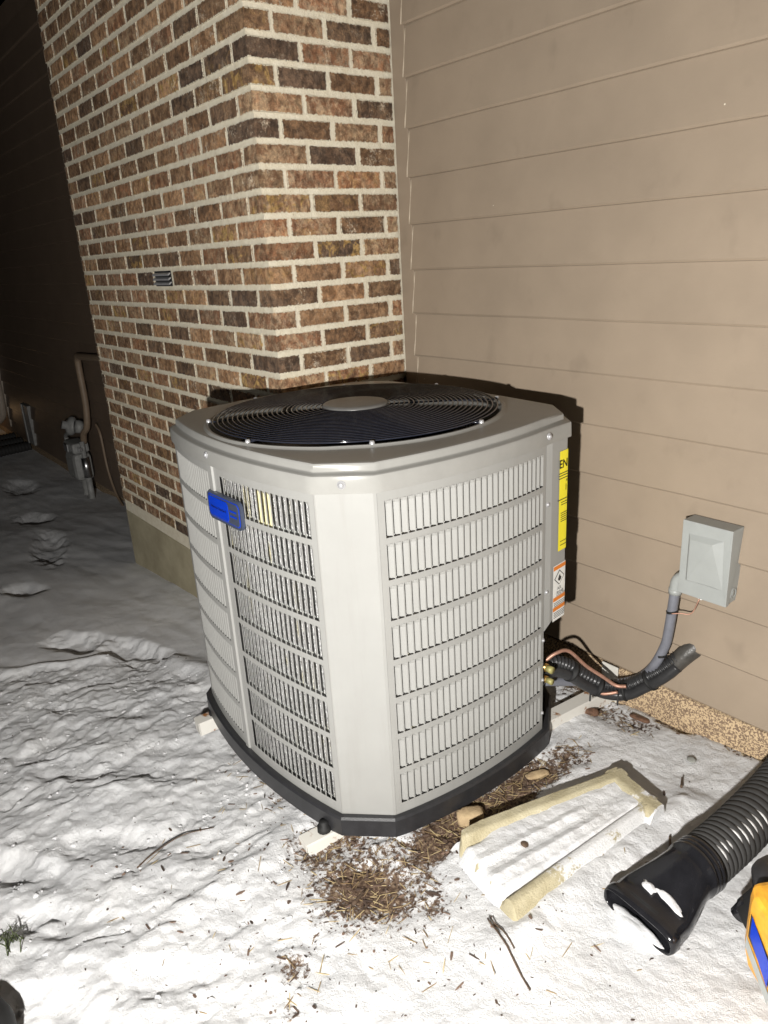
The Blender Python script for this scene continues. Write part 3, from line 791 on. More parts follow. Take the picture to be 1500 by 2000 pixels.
# service panel on the back right corner: only its upper part is cased
mb = MB(); pp = [right_c[-1], Vector((1.1775, -.40, 0)), Vector((1.166, -.315, 0)), Vector((1.055, -.218, 0))]
zl = [-.02, .0, .045, .10]; vs = []
for p, z in zip(pp, zl): vs += [(p.x, p.y, z), (p.x, p.y, ZC1-.002)]
mb.add(vs, [(0,2,3,1),(2,4,5,3),(4,6,7,5)]); o = mb.obj('service_panel', M['casing'], AC, bev=.002); o.modifiers.new('s', 'SOLIDIFY').thickness = .002
# recess below it, with shut-off valves
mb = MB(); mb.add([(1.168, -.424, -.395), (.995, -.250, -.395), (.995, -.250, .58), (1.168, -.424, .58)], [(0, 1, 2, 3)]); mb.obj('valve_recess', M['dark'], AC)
for z, r in ((-.17, .014), (-.215, .012)):
    v = MB().tube([(1.15, -.40, z), (1.172, -.40, z)], r, 12).obj('service_valve', M['brass'], AC, True)
    MB().tube([(1.172, -.40, z), (1.195, -.40, z)], r*.9, 10).obj('valve_cap', M['yellow_cap'], v, True)
# back and left sides: plain sheets
mb = MB(); bb = bowpts((.99, -.245), BL, .02, 10); lb = bowpts(LB, LF, .035, 16); pts_ = bb+lb+[Vector((*FL_, 0))]
vs = []
for p in pts_: vs += [(p.x, p.y, ZC0), (p.x, p.y, ZC1)]
mb.add(vs, [(2*i, 2*i+2, 2*i+3, 2*i+1) for i in range(len(pts_)-1)]); mb.obj('rear_panel', M['casing'], AC, True)
# screws in dimples round the cap skirt and beside the panel
def screw(p, nrm, r=.006, parent=AC):
    nrm = Vector(nrm).normalized()
    o = MB().lathe([(0, .005), (r*.75, .005), (r, .0035), (r, .001), (r*1.7, .0008), (r*1.9, -.001)], Vector(p), nrm, 12).obj('screw', M['screw'], parent, True)
screw((1.1150, -1.1400, .640), (.68, -.73, 0), .0062)
p = cf.at(seam, .648, .012); screw(p, (0, -1, .1)); p = cr_.at(LRr-.006, .642, .013); screw(p, (1, 0, .1))
for z in (.42, .12): screw((1.176, -.415, z), (1, .0, 0), .005)
for z in (-.05, -.2, -.33): screw(cr_.at(LRr-.006, z, .001), (1, 0, 0), .004)
# yellow rating label and white warning label on the service panel
def lab_pt(u, z, off): # u metres along the panel from its front edge
    a, b, c = Vector((1.1775, -.40, 0)), Vector((1.166, -.315, 0)), Vector((1.055, -.218, 0))
    L1 = (b-a).length
    if u <= L1: q = a.lerp(b, u/L1); d = (b-a).normalized()
    else: q = b.lerp(c, (u-L1)/(c-b).length); d = (c-b).normalized()
    return Vector((q.x+d.y*off, q.y-d.x*off, z))
def lab_rect(name, u0, u1, z0, z1, off, m, parent, n=8):
    vs = []; us = sorted([u0+(u1-u0)*k/n for k in range(n+1)]+([.0858] if u0 < .0858 < u1 else []))
    for u in us: vs += [lab_pt(u, z0, off), lab_pt(u, z1, off)]
    return MB().add(vs, [(2*i, 2*i+2, 2*i+3, 2*i+1) for i in range(len(us)-1)]).obj(name, M[m], parent)
def lab_text(s, size, u, z, off, parent, m='ink', bold=0, name='lettering'):
    me = text_mesh(s, size, name, bold)
    for v in me.vertices: v.co = lab_pt(u+v.co.x, z+v.co.y, off)
    return link(name, me, M[m], parent)
yl = lab_rect('energy_label', .039, .181, .245, .578, .0022, 'yellow_label', AC)
lab_text('ENERGY', .038, .1065, .535, .0030, yl, bold=.0006); lab_rect('ruled_line', .03, .168, .418, .421, .003, 'ink', yl)
for z in (.505, .497, .488): lab_rect('fine_print', .034, .10, z, z+.0028, .003, 'ink', yl)
lab_text('13', .030, .085, .455, .003, yl); lab_text('SEER2', .011, .09, .478, .003, yl)
for z in (.408, .400, .372, .365, .358, .351, .344, .275, .262): lab_rect('fine_print', .05, .095, z, z+.0025, .003, 'ink', yl)
wl_ = lab_rect('warning_label', .014, .135, .0, .20, .0022, 'white_label', AC)
for z, h in ((.183, .014), (.072, .014), (.036, .014)): lab_rect('orange_band', .015, .134, z, z+h, .003, 'orange', wl_)
def lab_poly(name, pts2, off, m, parent):
    return MB().add([lab_pt(u, z, off) for u, z in pts2], [tuple(range(len(pts2)))]).obj(name, M[m], parent)
cu, cz = .050, .152; hw, hz = .030, .027
lab_poly('hazard_diamond', [(cu-hw, cz), (cu, cz-hz), (cu+hw, cz), (cu, cz+hz)], .003, 'ink', wl_)
lab_poly('diamond_field', [(cu-hw*.86, cz), (cu, cz-hz*.86), (cu+hw*.86, cz), (cu, cz+hz*.86)], .0036, 'white_label', wl_)
lab_poly('flame', [(cu-.009, cz-.008), (cu, cz-.013), (cu+.009, cz-.008), (cu+.010, cz), (cu+.004, cz+.004), (cu+.002, cz+.012), (cu-.005, cz+.006), (cu-.006, cz), (cu-.009, cz+.001)], .0042, 'ink', wl_)
lab_text('A2L', .016, .052, .114, .003, wl_); lab_text('R454B', .015, .056, .099, .003, wl_); lab_text('LOCAL RISK', .010, .062, .090, .003, wl_)
for z in (.064, .058, .052, .028, .022, .016, .010): lab_rect('fine_print', .02, .12, z, z+.002, .003, 'ink', wl_)

# blue badge over the seam
def badge_poly(w_, h_, r, n=6):
    out = []
    for cx_, cy_, a0 in ((w_-r, h_-r, 0), (-w_+r, h_-r, 90), (-w_+r, -h_+r, 180), (w_-r, -h_+r, 270)):
        for k in range(n+1):
            a = R(a0+90*k/n); out.append((cx_+r*math.cos(a), cy_+r*math.sin(a)))
    return out
BD = seam+.072; BZ = .490
def bpt(u, v, off): return cf.at(BD+u, BZ+v, off)
def badge(name, w_, h_, r, o0, o1, m, parent, du=0, dv=0):
    pl_ = badge_poly(w_, h_, r); mb = MB(); n = len(pl_)
    mb.v = [tuple(bpt(du+u, dv+v, o0)) for u, v in pl_]+[tuple(bpt(du+u*.985, dv+v*.97, o1)) for u, v in pl_]+[tuple(bpt(du, dv, o1))]
    mb.f = [(k, (k+1) % n, n+(k+1) % n, n+k) for k in range(n)]+[(n+k, n+(k+1) % n, 2*n) for k in range(n)]
    return mb.obj(name, m, parent)
bg_ = badge('badge', .106, .046, .022, .002, .012, M['darkblue'], AC)
badge('badge_border', .098, .037, .016, .012, .0128, M['blue'], bg_)
badge('badge_panel', .094, .034, .014, .0128, .0135, M['darkblue'], bg_)
badge('blue_field', .064, .031, .014, .0135, .0145, M['blue'], bg_, -.028)
me = text_mesh('American Standard', .0130, 'lettering', .0)
for v in me.vertices: v.co = bpt(-.028+v.co.x, v.co.y, .0152)
link('lettering', me, M['ink'], bg_)
for dv in (.006, -.010): 
    mb = MB(); mb.add([bpt(.044, dv, .0142), bpt(.084, dv, .0142), bpt(.084, dv+.006, .0142), bpt(.044, dv+.006, .0142)], [(0, 1, 2, 3)]); mb.obj('badge_line', M['blue'], bg_)
# ivory tag showing through the slots, on the coil
d_ = seam+.255
tg = MB()
for k, dx in enumerate((-.022, .016)):
    a, b = d_+dx-.014, d_+dx+.020
    tg.add([cf.at(a, .475, -.0165), cf.at(b, .470, -.0165), cf.at(b+.004, .60, -.0165), cf.at(a+.004, .60, -.0165)], [(0, 1, 2, 3)])
o = tg.obj('ivory_tag', M['ivory'], AC); o.modifiers.new('s', 'SOLIDIFY').thickness = .001

# ------------------------------------------------------------------ mounting rails
def rail(x0, y0, x1, y1, label, upright=True):
    t = tag(empty('mounting_rail', (x0, y0, gz(x0, y0))), label, 'rail', 'steel rails under the air conditioner')
    a, b = Vector((x0, y0, -.488)), Vector((x1, y1, -.425)); d = (b-a).normalized(); x = d.cross(Vector((0, 0, 1))).normalized()
    M4 = Matrix.Translation(a) @ Matrix((x, d, x.cross(d))).transposed().to_4x4(); L = (b-a).length
    mb = MB(); mb.box(-.027, -.023, 0, L, -.028, .024, M4); mb.box(.023, .027, 0, L, -.028, .024, M4); mb.box(-.027, .027, -.001, L, .024, .028, M4); mb.box(-.027, .027, -.004, -.001, -.028, .028, M4)
    mb.obj('arm', M['rust'], t, bev=.002)
    if upright:
        MB().box(x1-.035, x1+.035, -.036, -.029, -.56, -.31).obj('upright', M['white_paint'], t, bev=.002)
    p = a+d*.07
    f = MB().lathe([(.020, 0), (.022, .004), (.022, .022), (.014, .026), (.014, .04), (0, .04)], (p.x, p.y, -.464), (0, 0, 1), 12).obj('rubber_foot', M['rubber_and_shadow'], t, True)
    return t
rail(1.005, -1.300, 1.165, -.03, 'white steel rail with rust, nearest the front corner of the unit')
rail(.205, -1.275, .33, -.03, 'white steel rail end sticking out below the left louvers')

# ------------------------------------------------------------------ disconnect box and its conduit
DB = tag(empty('disconnect_box', (1.50, -.05, .07)), 'small grey metal electrical disconnect box on the taupe siding', 'electrical box')
bx0, bx1, bz0, bz1 = 1.438, 1.600, .098, .346; yb = -.082
mb = MB(); mb.box(bx0+.003, bx1-.003, yb+.004, -.008, bz0+.004, bz1-.004); mb.obj('box_body', M['boxgrey'], DB, bev=.002)
mb = MB(); n0 = (.035, .030); vs = []
fx0, fx1, fz0, fz1 = bx0, bx1, bz0, bz1+.002
vs = [(fx0, yb, fz0), (fx1, yb, fz0), (fx1, yb, fz1), (fx0, yb, fz1)]
ix0, ix1, iz0, iz1 = fx0+.024, fx1-.030, fz0+.052, fz1-.040
vs += [(ix0, yb, iz0), (ix1, yb, iz0), (ix1, yb, iz1), (ix0, yb, iz1)]
jx0, jx1, jz0, jz1 = ix0+.010, ix1-.024, iz0+.004, iz1-.016
vs += [(jx0, yb-.013, jz0), (jx1, yb-.004, jz0), (jx1, yb-.013, jz1), (jx0, yb-.013, jz1)]
vs += [(fx0, yb+.016, fz0), (fx1, yb+.016, fz0), (fx1, -.02, fz1), (fx0, -.02, fz1)]
fs = [(0,1,5,4),(1,2,6,5),(2,3,7,6),(3,0,4,7),(4,5,9,8),(5,6,10,9),(6,7,11,10),(7,4,8,11),(8,9,10,11),(3,2,14,15),(1,0,12,13),(2,1,13,14),(0,3,15,12)]
mb.add(vs, fs).obj('lid', M['boxgrey'], DB, bev=.002)
kn = MB(); kn.lathe([(.013, .0), (.0145, .0025), (.017, .0025), (.018, 0)], (bx1-.0025, -.040, bz0+.035), (1, 0, 0), 20); kn.lathe([(0, .0015), (.011, .0015), (.012, 0)], (bx1-.0025, -.040, bz0+.035), (1, 0, 0), 20); kn.obj('knockout', M['boxgrey'], DB, True)
MB().lathe([(.006, -.002), (.012, -.002), (.012, .002), (.006, .002), (.006, -.002)], (1.500, -.05, bz0-.006), (0, 1, 0), 14).obj('hasp', M['white_label'], DB)
MB().box(bx0-.003, bx0, yb+.01, yb+.014, bz1-.055, bz1-.025).obj('hinge_tab', M['boxgrey'], DB)
CD = tag(empty('conduit', (1.41, -.06, -.1)), 'grey flexible electrical conduit curving down from the disconnect box', 'conduit')
path = [(1.418, -.062, .085), (1.414, -.064, .02), (1.408, -.065, -.06), (1.400, -.067, -.12), (1.375, -.075, -.195), (1.330, -.06, -.265), (1.280, -.055, -.315), (1.225, -.10, -.335), (1.17, -.20, -.31), (1.125, -.36, -.26)]
sp_ = spline(path, 14)
MB().tube(sp_, .0165, 16).obj('flexible_tube', M['pvc'], CD, True)
MB().tube(spline([(1.419, -.062, .078), (1.419, -.062, .105), (1.424, -.062, .128), (1.437, -.060, .142), (1.452, -.058, .146)], 6), .0195, 16).obj('elbow', M['boxgrey'], CD, True)
MB().tube([(1.4185, -.062, .098), (1.4182, -.062, .08)], .0215, 16).obj('collar', M['boxgrey'], CD, True)
for q, zz in (((1.413, -.064, .012), 0), ((1.390, -.070, -.160), .5)):
    MB().tube([Vector(q)+Vector((0, 0, .004)), Vector(q)-Vector((-.002, 0, .004))], .0190, 16).obj('cable_tie', M['rubber_and_shadow'], CD, True)
gw = MB().tube(spline([(1.425, -.085, .015), (1.45, -.075, .022), (1.48, -.06, .028), (1.50, -.055, .086)], 5), .0022, 6).obj('wire', M['copper'], CD, True)

LS = tag(empty('refrigerant_line', (1.25, -.15, -.42)), 'black insulated refrigerant tubing from the wall to the air conditioner', 'pipe')
pth = [(1.455, .0, -.135), (1.432, -.035, -.165), (1.395, -.060, -.215), (1.340, -.075, -.270), (1.280, -.090, -.322), (1.220, -.135, -.325), (1.180, -.20, -.280), (1.155, -.27, -.218), (1.13, -.335, -.195), (1.11, -.41, -.245)]
s1 = spline(pth, 26)
MB().tube(s1, lambda t: .021+.0042*math.sin(t*2*math.pi*50) if t > .12 else .02, 16).obj('corrugated_tube', M['lineset'], LS, True)
MB().tube([p+Vector((.010, -.016, -.026)) for p in spline(pth[1:], 10)], .020, 14).obj('foam_tube', M['lineset'], LS, True)
mb = MB(); mb.tube(spline([(1.478, .012, -.112), (1.445, -.022, -.160), (1.405, -.050, -.228)], 8), lambda t: .035-.006*t, 16); mb.obj('sleeve', M['sleeve'], LS, True)
for i in (.30, .46, .60, .76):
    k = int(i*(len(s1)-1)); a = s1[k]; d = (s1[k+1]-s1[k-1]).normalized()
    c = a+Vector((.004, -.008, -.014)); MB().tube([c-d*.004, c+d*.004], .038, 18).obj('cable_tie', M['rubber_and_shadow'], LS, True)
    if i in (.46, .60): MB().bar(c+Vector((0, -.037, 0)), c+Vector((.004, -.044, -.04)), .003, .003).obj('tie_tail', M['rubber_and_shadow'], LS)
CW = tag(empty('copper_pipe', (1.2, -.2, -.35)), 'thin bare copper tube bent along the black refrigerant tubing', 'copper pipe')
MB().tube(spline([(1.13, -.36, -.175), (1.150, -.33, -.150), (1.165, -.28, -.155), (1.195, -.22, -.225), (1.235, -.170, -.275), (1.268, -.142, -.305), (1.300, -.128, -.300)], 10), .0065, 10).obj('small_tube', M['copper'], CW, True)
MB().tube(spline([(1.20, -.205, -.325), (1.235, -.170, -.342), (1.275, -.140, -.330)], 8), .006, 8).obj('tube_end', M['copper'], CW, True)

# ------------------------------------------------------------------ splash block full of snow
SB = tag(empty('splash_block', (1.52, -.75, -.45)), 'tan concrete splash block half filled with snow', 'splash block')
# local frame: u along the length (closed end -> open end), v across
A_ = Vector((1.49, -.432)); Bp = Vector((1.69, -.492)); C_ = Vector((1.325, -1.00)); D_ = Vector((1.672, -1.092))
def sbp(u, v):   # u 0 closed end .. 1 mouth ; v 0 (unit side) .. 1
    p = A_.lerp(C_, u).lerp(Bp.lerp(D_, u), v); return p
nu, nv = 64, 60; vs = []; zg = lambda x: -.56+.085*x
SS = lambda a, b, x: float(sstep(a, b, np.array(x)))
def sb_h(u, v):
    w_ = .36-.13*(1-u); L = .68; a, b, c = v*w_, (1-v)*w_, u*L
    h = .026
    far = .066*SS(0, .010, a)*(1-SS(.040, .095, a)); end = .066*SS(0, .010, c)*(1-SS(.050, .11, c))
    near = .062*SS(-.004, .040, b)*(1-SS(.052, .115, b))
    h = max(far, near, end, h*min(SS(0, .012, a), SS(0, .03, b), SS(0, .012, c)))
    k = SS(.28, .42, u)
    for q in (.40, .60): h = max(h, .026+max(0, 1-abs(v-q)/.055)*.022*k)
    return h*(1-.55*SS(.985, 1.0, u))
for i in range(nu+1):
    for j in range(nv+1):
        u, v = i/nu, j/nv; p = sbp(u, v)
        if v < .16 and u > .84:
            k = (.16-v)/.16*(u-.84)/.16; p = p+(sbp(.86, .16)-p)*.35*k
        vs.append((p.x, p.y, zg(p.x)+sb_h(u, v)+random.uniform(-.0006, .0006)))
fs = [(i*(nv+1)+j, (i+1)*(nv+1)+j, (i+1)*(nv+1)+j+1, i*(nv+1)+j+1) for i in range(nu) for j in range(nv)]
loop = [j for j in range(nv+1)]+[(i)*(nv+1)+nv for i in range(1, nu+1)]+[nu*(nv+1)+j for j in range(nv-1, -1, -1)]+[i*(nv+1) for i in range(nu-1, 0, -1)]
b0 = len(vs)
for k in loop: x, y, z = vs[k]; vs.append((x, y, zg(x)-.05))
nl = len(loop); fs += [(loop[k], loop[(k+1) % nl], b0+(k+1) % nl, b0+k) for k in range(nl)]
o = MB().add(vs, fs).obj('tray', M['splash'], SB, True)
dv = np.zeros(len(vs), dtype=np.float32)
for i in range(nu+1):
    for j in range(nv+1):
        u, v = i/nu, j/nv; g = .12
        if v > .5: g = .74-.42*SS(.62, .78, u)-.30*(1-SS(.06, .24, u))+.55*SS(.95, 1.0, v)
        elif u > .9: g = .35
        dv[i*(nv+1)+j] = g
dv[b0:] = .9
at_ = o.data.attributes.new('dusting', 'FLOAT', 'POINT'); at_.data.foreach_set('value', dv)
e_ = o.modifiers.new('e', 'EDGE_SPLIT'); e_.split_angle = R(50)
# snow lying in it (slightly under the rims, spilling over the outer long rim)
vs = []
UU, VV = np.meshgrid(np.linspace(.02, 1.06, 130), np.linspace(.02, 1.10, 100), indexing='ij')
for a_ in range(130):
    for b_ in range(100):
        u, v = UU[a_, b_], VV[a_, b_]; p = sbp(min(u, 1.08), v)
        base = sb_h(min(u, 1), min(v, 1)) if u <= 1 and v <= 1 else .0
        n1 = float(fbm(np.array(p.x*42), np.array(p.y*42), 91, 3)); n2 = float(fbm(np.array(p.x*8), np.array(p.y*8), 95, 4))
        k = SS(.28, .42, u)
        lev = .050+.005*(n1-.5)+.014*(n2-.5)+.8*k*(max(0, 1-abs(v-.40)/.08)+max(0, 1-abs(v-.60)/.08))*.012
        lev -= .05*SS(.70, .86, v)+.04*SS(.80, .92, u)*(1-SS(.08, .24, v))
        lev += .006*(1-SS(.25, .45, v))+.004*SS(.42, .60, v)
        q_ = max(SS(.96, 1.05, u), SS(1.0, 1.09, v)); lev = lev*(1-q_)-.025*q_
        vs.append((p.x, p.y, zg(p.x)+lev))
fs = [(i*100+j, (i+1)*100+j, (i+1)*100+j+1, i*100+j+1) for i in range(129) for j in range(99)]
MB().add(vs, fs).obj('snow_fill', M['snow'], SB, True)
def blob(name, loc, sx, sy, sz, m, seed, label=None, cat=None, group=None, rz=0, amp=.25, parent=None):
    me = bpy.data.meshes.new(name); bm = bmesh.new(); bmesh.ops.create_icosphere(bm, subdivisions=3, radius=1)
    for v in bm.verts:
        n = float(fbm(np.array(v.co.x*1.6+seed*3.1+v.co.z), np.array(v.co.y*1.6+seed*1.7-v.co.z), seed, 3))-.5
        if cat in ('stone', 'bark'): v.co = Vector([math.copysign(abs(q)**.62, q) for q in v.co])*.85
        k = 1+amp*2*n; v.co = Vector((v.co.x*sx*k, v.co.y*sy*k, v.co.z*sz*k))
    bm.to_mesh(me); bm.free(); o = link(name, me, m, None, True); o.location = loc; o.rotation_euler.z = rz
    if label: tag(o, label, cat, group)
    return o
blob('pebble', (1.506, -.887, -.380), .012, .010, .006, M['twig'], 3, 'small dark pebble lying on the snow in the splash block', 'pebble')
blob('pebble', (1.592, -.186, gz(1.592, -.186)+.004), .016, .014, .006, simple('grey_pebble', (.22, .22, .2), .8), 5, 'flat grey pebble on snow near the speckled foundation', 'pebble')
blob('stone', (1.262, -.855, gz(1.262, -.855)+.012), .046, .032, .026, M['stone'], 9, 'tan broken stone between air conditioner base and splash block', 'stone', rz=1.0)
blob('bark_piece', (1.268, -.56, gz(1.268, -.56)+.006), .050, .018, .009, M['stone'], 12, 'flat tan piece of bark by the right side of the base pan', 'bark', rz=1.2)
blob('bark_piece', (1.185, -.165, gz(1.185, -.165)+.008), .028, .018, .015, M['bark'], 15, 'brown bark lump behind the base pan near the rail', 'bark', rz=.4)
blob('bark_piece', (1.330, -.085, gz(1.33, -.085)+.006), .045, .012, .009, M['bark'], 17, 'long brown bark piece below the refrigerant tubing', 'bark', rz=.1)

# ------------------------------------------------------------------ blower hose and nozzle
BHs = tag(empty('blower_tube', (1.87, -.6, -.40)), 'black corrugated hose with wide flat nozzle lying on snow', 'hose')
mouth = Vector((1.866, -.893)); neck = Vector((1.890, -.665)); zc = -.56+.085*1.88
ax2 = (neck-mouth).normalized(); px2 = Vector((ax2.y, -ax2.x)); px2 = -px2 if px2.x < 0 else px2
prof = [(0, .096, .028), (.05, .099, .031), (.12, .099, .031), (.15, .094, .029), (.30, .091, .034), (.45, .083, .044), (.60, .073, .056), (.75, .066, .063), (.85, .0645, .0645), (.87, .068, .068), (.90, .068, .068), (.92, .0645, .0645), (.94, .068, .068), (.97, .068, .068), (.985, .0645, .0645), (1.0, .068, .068), (1.04, .068, .068)]
rg = []; nn = 40
for t, hw_, hh_ in prof:
    c = mouth.lerp(neck, t); ring = []
    sl = .0 if t > .2 else (1-t/.2)*.25
    for k in range(nn):
        a = 2*math.pi*k/nn; ex = .55 if t < .3 else 1-.45*max(0, (.6-t)/.3) if t < .6 else 1
        cx_ = math.copysign(abs(math.cos(a))**ex, math.cos(a)); sz_ = math.copysign(abs(math.sin(a))**ex, math.sin(a))
        q = c+px2*cx_*hw_; ring.append(Vector((q.x, q.y, zc+.018+max(hh_, .03)+sz_*hh_)))
    rg.append(ring)
mb = loft(MB(), rg); o = mb.obj('nozzle', M['gloss_black'], BHs, True); sm = o.modifiers.new('s', 'SOLIDIFY'); sm.thickness = .004
hp = spline([(1.889, -.68, zc+.085), (1.892, -.60, zc+.086), (1.894, -.50, zc+.086), (1.890, -.38, zc+.084), (1.884, -.27, zc+.082), (1.878, -.17, zc+.09)], 44)
def corr(nr, r0, a): return lambda t: r0+a*(abs(math.sin(t*math.pi*nr))**.45*2-1)
MB().tube(hp, corr(24, .0640, .0042), 30).obj('corrugated_tube', M['hose'], BHs, True)
MB().tube(spline([(1.879, -.185, zc+.088), (1.886, -.10, zc+.10), (1.92, -.03, zc+.11), (2.0, -.01, zc+.11)], 8), lambda t: .061, 24).obj('cuff', M['black_plastic'], BHs, True)
for k, (dx, dy, sx, sy, rz) in enumerate(((.030, -.178, .048, .011, -.28), (-.012, -.182, .018, .012, -.3))):
    o = blob('snow_patch', (1.862+dx, -.70+dy+.06, zc+.092), sx, sy, .006, M['snow'], 30+k, rz=rz+.0, amp=.75); o.parent = BHs; o.matrix_parent_inverse = Matrix.Translation(-BHs.location)
o = blob('snow_plug', (mouth.x, mouth.y+.006, zc+.014), .088, .026, .022, M['snow'], 44, amp=.5, rz=math.atan2(px2.y, px2.x)); o.parent = BHs; o.matrix_parent_inverse = Matrix.Translation(-BHs.location)
# snow caught in the grooves on the hose top
for k in range(3, 23):
    if random.random() < .2: continue
    t = (k+.0)/24; i = int(t*(len(hp)-1)); c = hp[i]; d = (hp[min(i+1, len(hp)-1)]-hp[i-1]).normalized(); x = d.cross(Vector((0, 0, 1))).normalized(); z = x.cross(d)
    a0 = random.uniform(.1, .5); a1 = random.uniform(.9, 1.3)+ (.25 if k > 10 else 0); pts = []
    for q in range(9):
        a = a0+(a1-a0)*q/8; pts.append(c+(x*math.sin(a)+z*math.cos(a))*.0610)
    MB().tube(pts, lambda s: .0062*math.sin(math.pi*max(.04, min(.96, s)))+.0006, 6).obj('groove_snow', M['snow'], BHs, True)

TL = tag(empty('yellow_tool', (2.2, -.75, -.39)), 'amber yellow tool housing with black ring and grey mesh, cut off at the right edge', 'tool')
tz = -.39
mb = MB(); pts = [(2.075, -.80), (2.095, -.835), (2.30, -.98), (2.45, -.90), (2.45, -.62), (2.16, -.66)]
rg = []
for z, k in ((-.335, .93), (-.285, 1.0), (-.160, 1.0), (-.140, .985), (-.128, .95)):
    c = Vector((2.26, -.8)); rg.append([Vector(((c+(Vector(p)-c)*k).x, (c+(Vector(p)-c)*k).y, z)) for p in pts])
loft(mb, rg, True, True); mb.obj('housing', M['orangebody'], TL, bev=.012)
def tface(s, z, off):   # on the face from pts[1] to pts[2]
    a, b = Vector(pts[1]), Vector(pts[2]); q = a.lerp(b, s); d = (b-a).normalized(); return Vector((q.x+d.y*off, q.y-d.x*off, z))
for nm, m, s0, s1_, o_ in (('window_frame', 'ink', .02, .42, .0015), ('blue_window', 'blue', .05, .36, .0025)):
    MB().add([tface(s0, -.232 if nm == 'blue_window' else -.240, o_), tface(s1_, -.285, o_), tface(s1_, -.225, o_), tface(s0, -.178, o_)], [(0, 1, 2, 3)]).obj(nm, M[m], TL)
MB().add([tface(.0, -.275, .002), tface(.4, -.325, .002), tface(.4, -.295, .002), tface(.0, -.246, .002)], [(0, 1, 2, 3)]).obj('silver_strip', M['boxgrey'], TL)
mb = MB(); ring = []
rc = Vector((2.125, -.690, -.245)); rax = Vector((.42, .30, .50)).normalized(); 
mb.lathe([(.098, -.022), (.108, -.022), (.112, -.010), (.112, .014), (.104, .022), (.094, .022), (.092, .0), (.098, -.022)], rc, rax, 40); mb.obj('ring', M['black_plastic'], TL, True)
mb = MB(); mb.lathe([(.094, -.02), (.096, .02), (.10, .06), (.08, .085), (0, .09)], rc, rax, 36); mb.obj('mesh_body', M['meshcloth'], TL, True)
mb = MB(); mb.lathe([(.096, -.03), (.070, -.05), (.06, -.10), (0, -.10)], rc, rax, 30); mb.obj('ring_base', M['rubber_and_shadow'], TL, True)
MB().lathe([(0, .016), (.009, .016), (.012, .010), (.012, 0)], (2.055, -.635, -.155), (-.5, -.6, .6), 14).obj('knob', M['brass'], TL, True)
MB().tube([(2.040, -.555, -.255), (2.085, -.53, -.15)], .012, 10).obj('strap', M['black_plastic'], TL, True)
MB().tube([(2.035, -.748, -.300), (2.050, -.735, -.262)], .020, 12).obj('latch', M['gloss_black'], TL, True)

# ------------------------------------------------------------------ litter: twigs, chips, straw, grass
def twig(pts, r, label, m='twig', name='twig', cat='twig', drop=.006):
    P = [(x, y, gz(x, y)+drop) for x, y in pts]
    o = MB().tube(spline(P, 5), lambda t: r*(1-.5*t), 6).obj(name, M[m], None, True); tag(o, label, cat); return o
ta, tb = Vector((1.60, -1.125, gz(1.60, -1.125)+.012)), Vector((1.797, -1.191, gz(1.797, -1.191)+.006))
on_snow = lambda p, h: Vector((p.x, p.y, max(p.z, gz(p.x, p.y)+h)))
tag(MB().tube([on_snow(ta.lerp(tb, k/12), .004+.002*math.sin(k)) for k in range(13)], lambda t: .0027-.0008*t, 6).obj('twig', M['twig'], None, True), 'long straight brown twig on snow below the splash block', 'twig')
tag(MB().tube([on_snow(ta.lerp(tb, k/12)+Vector((.005+.0008*k, .007+.0008*k, 0)), .004) for k in range(7)], .0016, 6).obj('twig', M['twig'], None, True), 'thin twig lying close against the long straight twig below the splash block', 'twig')
twig([(1.775, -.60), (1.745, -.555)], .005, 'short thick black twig left of the hose', drop=.010)
twig([(1.655, -.35), (1.625, -.295)], .004, 'short black twig behind the splash block', drop=.010)
twig([(.75, -1.72), (.72, -1.66), (.70, -1.56), (.74, -1.47)], .0026, 'thin curved reddish stem on trampled snow at left', drop=.012)
twig([(1.30, -1.33), (1.27, -1.27)], .006, 'dark splinter in the mulch patch')
# grass tuft
gt = MB()
for k in range(26):
    x, y = .775+random.gauss(0, .022), -2.075+random.gauss(0, .02); z = gz(x, y)-.004; a = random.uniform(0, 6.28); L = random.uniform(.03, .06); le = random.uniform(.3, 1.1)
    p = [Vector((x, y, z)), Vector((x+math.cos(a)*L*.35*le, y+math.sin(a)*L*.35*le, z+L*.6)), Vector((x+math.cos(a)*L*le, y+math.sin(a)*L*le, z+L*.72))]
    gt.tube(spline(p, 3), lambda t: .0018*(1-.8*t), 4)
tag(gt.obj('grass_tuft', M['grass'], None, True), 'dark grass tuft poking out of snow at lower left', 'grass')
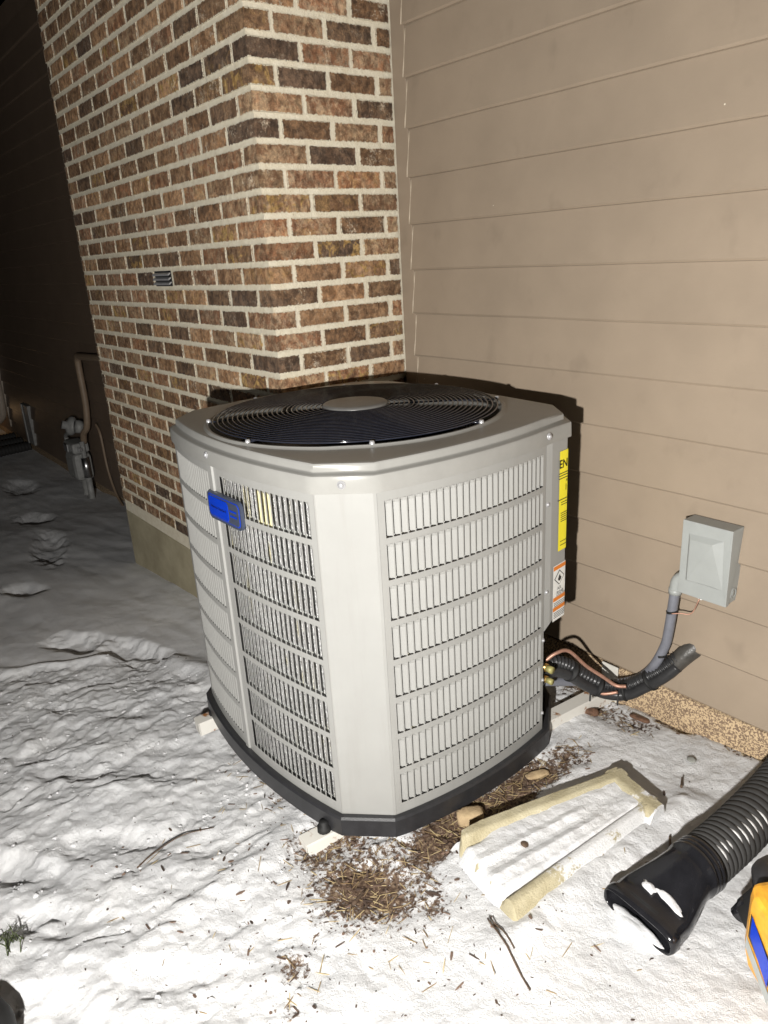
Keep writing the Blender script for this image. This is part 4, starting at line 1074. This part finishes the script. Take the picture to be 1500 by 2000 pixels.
# chips and straw
def litter(name, n, mat, lf, wf, th, area, bias, seed, label):
    rng = np.random.default_rng(seed); xs = []; ys = []
    while len(xs) < n:
        x = rng.uniform(area[0], area[1], 4000); y = rng.uniform(area[2], area[3], 4000); z, b = gzs(x, y)
        pr = np.clip(b, 0, 1)**2.0+bias*np.exp(-(((x-1.25)/.5)**2+((y+1.3)/.45)**2))+bias*.05
        k = rng.uniform(0, 1, 4000) < pr*.6; xs += list(x[k]); ys += list(y[k])
    xs = np.array(xs[:n]); ys = np.array(ys[:n]); z, b = gzs(xs, ys); mb = MB()
    for i in range(n):
        L = lf(rng); W = wf(rng); a = rng.uniform(0, 6.28); ti = rng.normal(0, .10); tj = rng.normal(0, .15)
        Mx = Matrix.Translation((xs[i], ys[i], z[i]+th*.2+abs(math.sin(ti))*L*.25)) @ Matrix.Rotation(a, 4, 'Z') @ Matrix.Rotation(ti, 4, 'Y') @ Matrix.Rotation(tj, 4, 'X')
        k = rng.uniform(.4, 1, 2); vs = [Vector(p) for p in ((-L/2, -W/2*k[0], 0), (L*.1, -W/2, 0), (L/2, -W/4*k[1], 0), (L/2*.9, W/3, 0), (-L*.1, W/2, 0), (-L/2, W/3, 0))]
        top = [Mx @ (v+Vector((0, 0, th))) for v in vs]; bot = [Mx @ v for v in vs]; m_ = 6
        mb.add(bot+top, [(6, 7, 8, 9, 10, 11), (5, 4, 3, 2, 1, 0)]+[(q, (q+1) % m_, m_+(q+1) % m_, m_+q) for q in range(m_)])
    return tag(mb.obj(name, mat, None), label, name.split('_')[0], kind='stuff')
AREA = (.4, 2.0, -1.85, -.02)
def chipmat(nm, a, b_):
    m, t, b = newmat(nm); g = N(t, 'ShaderNodeNewGeometry'); r = ramp(t, g.outputs['Random Per Island'], [(0, a), (.6, tuple((x+y)/2 for x, y in zip(a, b_))), (1, b_)])
    t.links.new(r.outputs[0], b.inputs['Base Color']); b.inputs['Roughness'].default_value = .9; return m
litter('mulch_chips', 1700, chipmat('mulch', (.03, .018, .013), (.19, .125, .09)), lambda r: .004+abs(r.normal(0, .013)), lambda r: r.uniform(.002, .008), .002, AREA, .09, 1, 'brown wood mulch chips scattered on soil and snow')
litter('straw_bits', 1500, chipmat('straw', (.20, .13, .06), (.50, .40, .22)), lambda r: r.uniform(.015, .055), lambda r: r.uniform(.0012, .0025), .0012, AREA, .10, 2, 'dry straw and grass bits around the front of the unit')
litter('leaf_crumbs', 1300, chipmat('crumbs', (.03, .018, .012), (.10, .06, .04)), lambda r: r.uniform(.002, .009), lambda r: r.uniform(.0015, .004), .0012, (-.6, 2.3, -2.3, -.02), .45, 3, 'tiny dark leaf crumbs sprinkled over the snow')
# loose snow lumps
rng = np.random.default_rng(11); me = None; mb = MB()
ico = bmesh.new(); bmesh.ops.create_icosphere(ico, subdivisions=2, radius=1); iv = [v.co.copy() for v in ico.verts]; if_ = [tuple(v.index for v in f.verts) for f in ico.faces]; ico.free()
cnt = 0
while cnt < 650:
    x, y = rng.uniform(-.9, 1.5), rng.uniform(-2.3, -1.05); z, b = gzs([x], [y])
    if b[0] > .4: continue
    if x > .1 and y > -1.2: continue
    s = abs(rng.normal(0, .003))+.0015; sd = int(rng.integers(1, 900)); k = 1+.35*np.array([math.sin(v.x*3+sd)*math.cos(v.y*4+sd*1.3)+.4*math.sin(v.z*6+sd) for v in iv])
    mb.add([(x+v.x*s*kk*1.2, y+v.y*s*kk, z[0]-s*.2+v.z*s*kk*.7) for v, kk in zip(iv, k)], if_); cnt += 1
tag(mb.obj('snow_crumbs', M['snow'], None, True), 'loose crumbs of snow on the trampled yard', 'snow', kind='stuff')
# black blob standing in for a soft cast shadow in the lower left corner
o = blob('shadow_blob', (1.035, -2.175, -.44), .088, .058, .065, M['rubber_and_shadow'], 70, 'black rounded blob standing in for a cast shadow at the lower left corner of the snow', 'shadow stand-in', amp=.06)
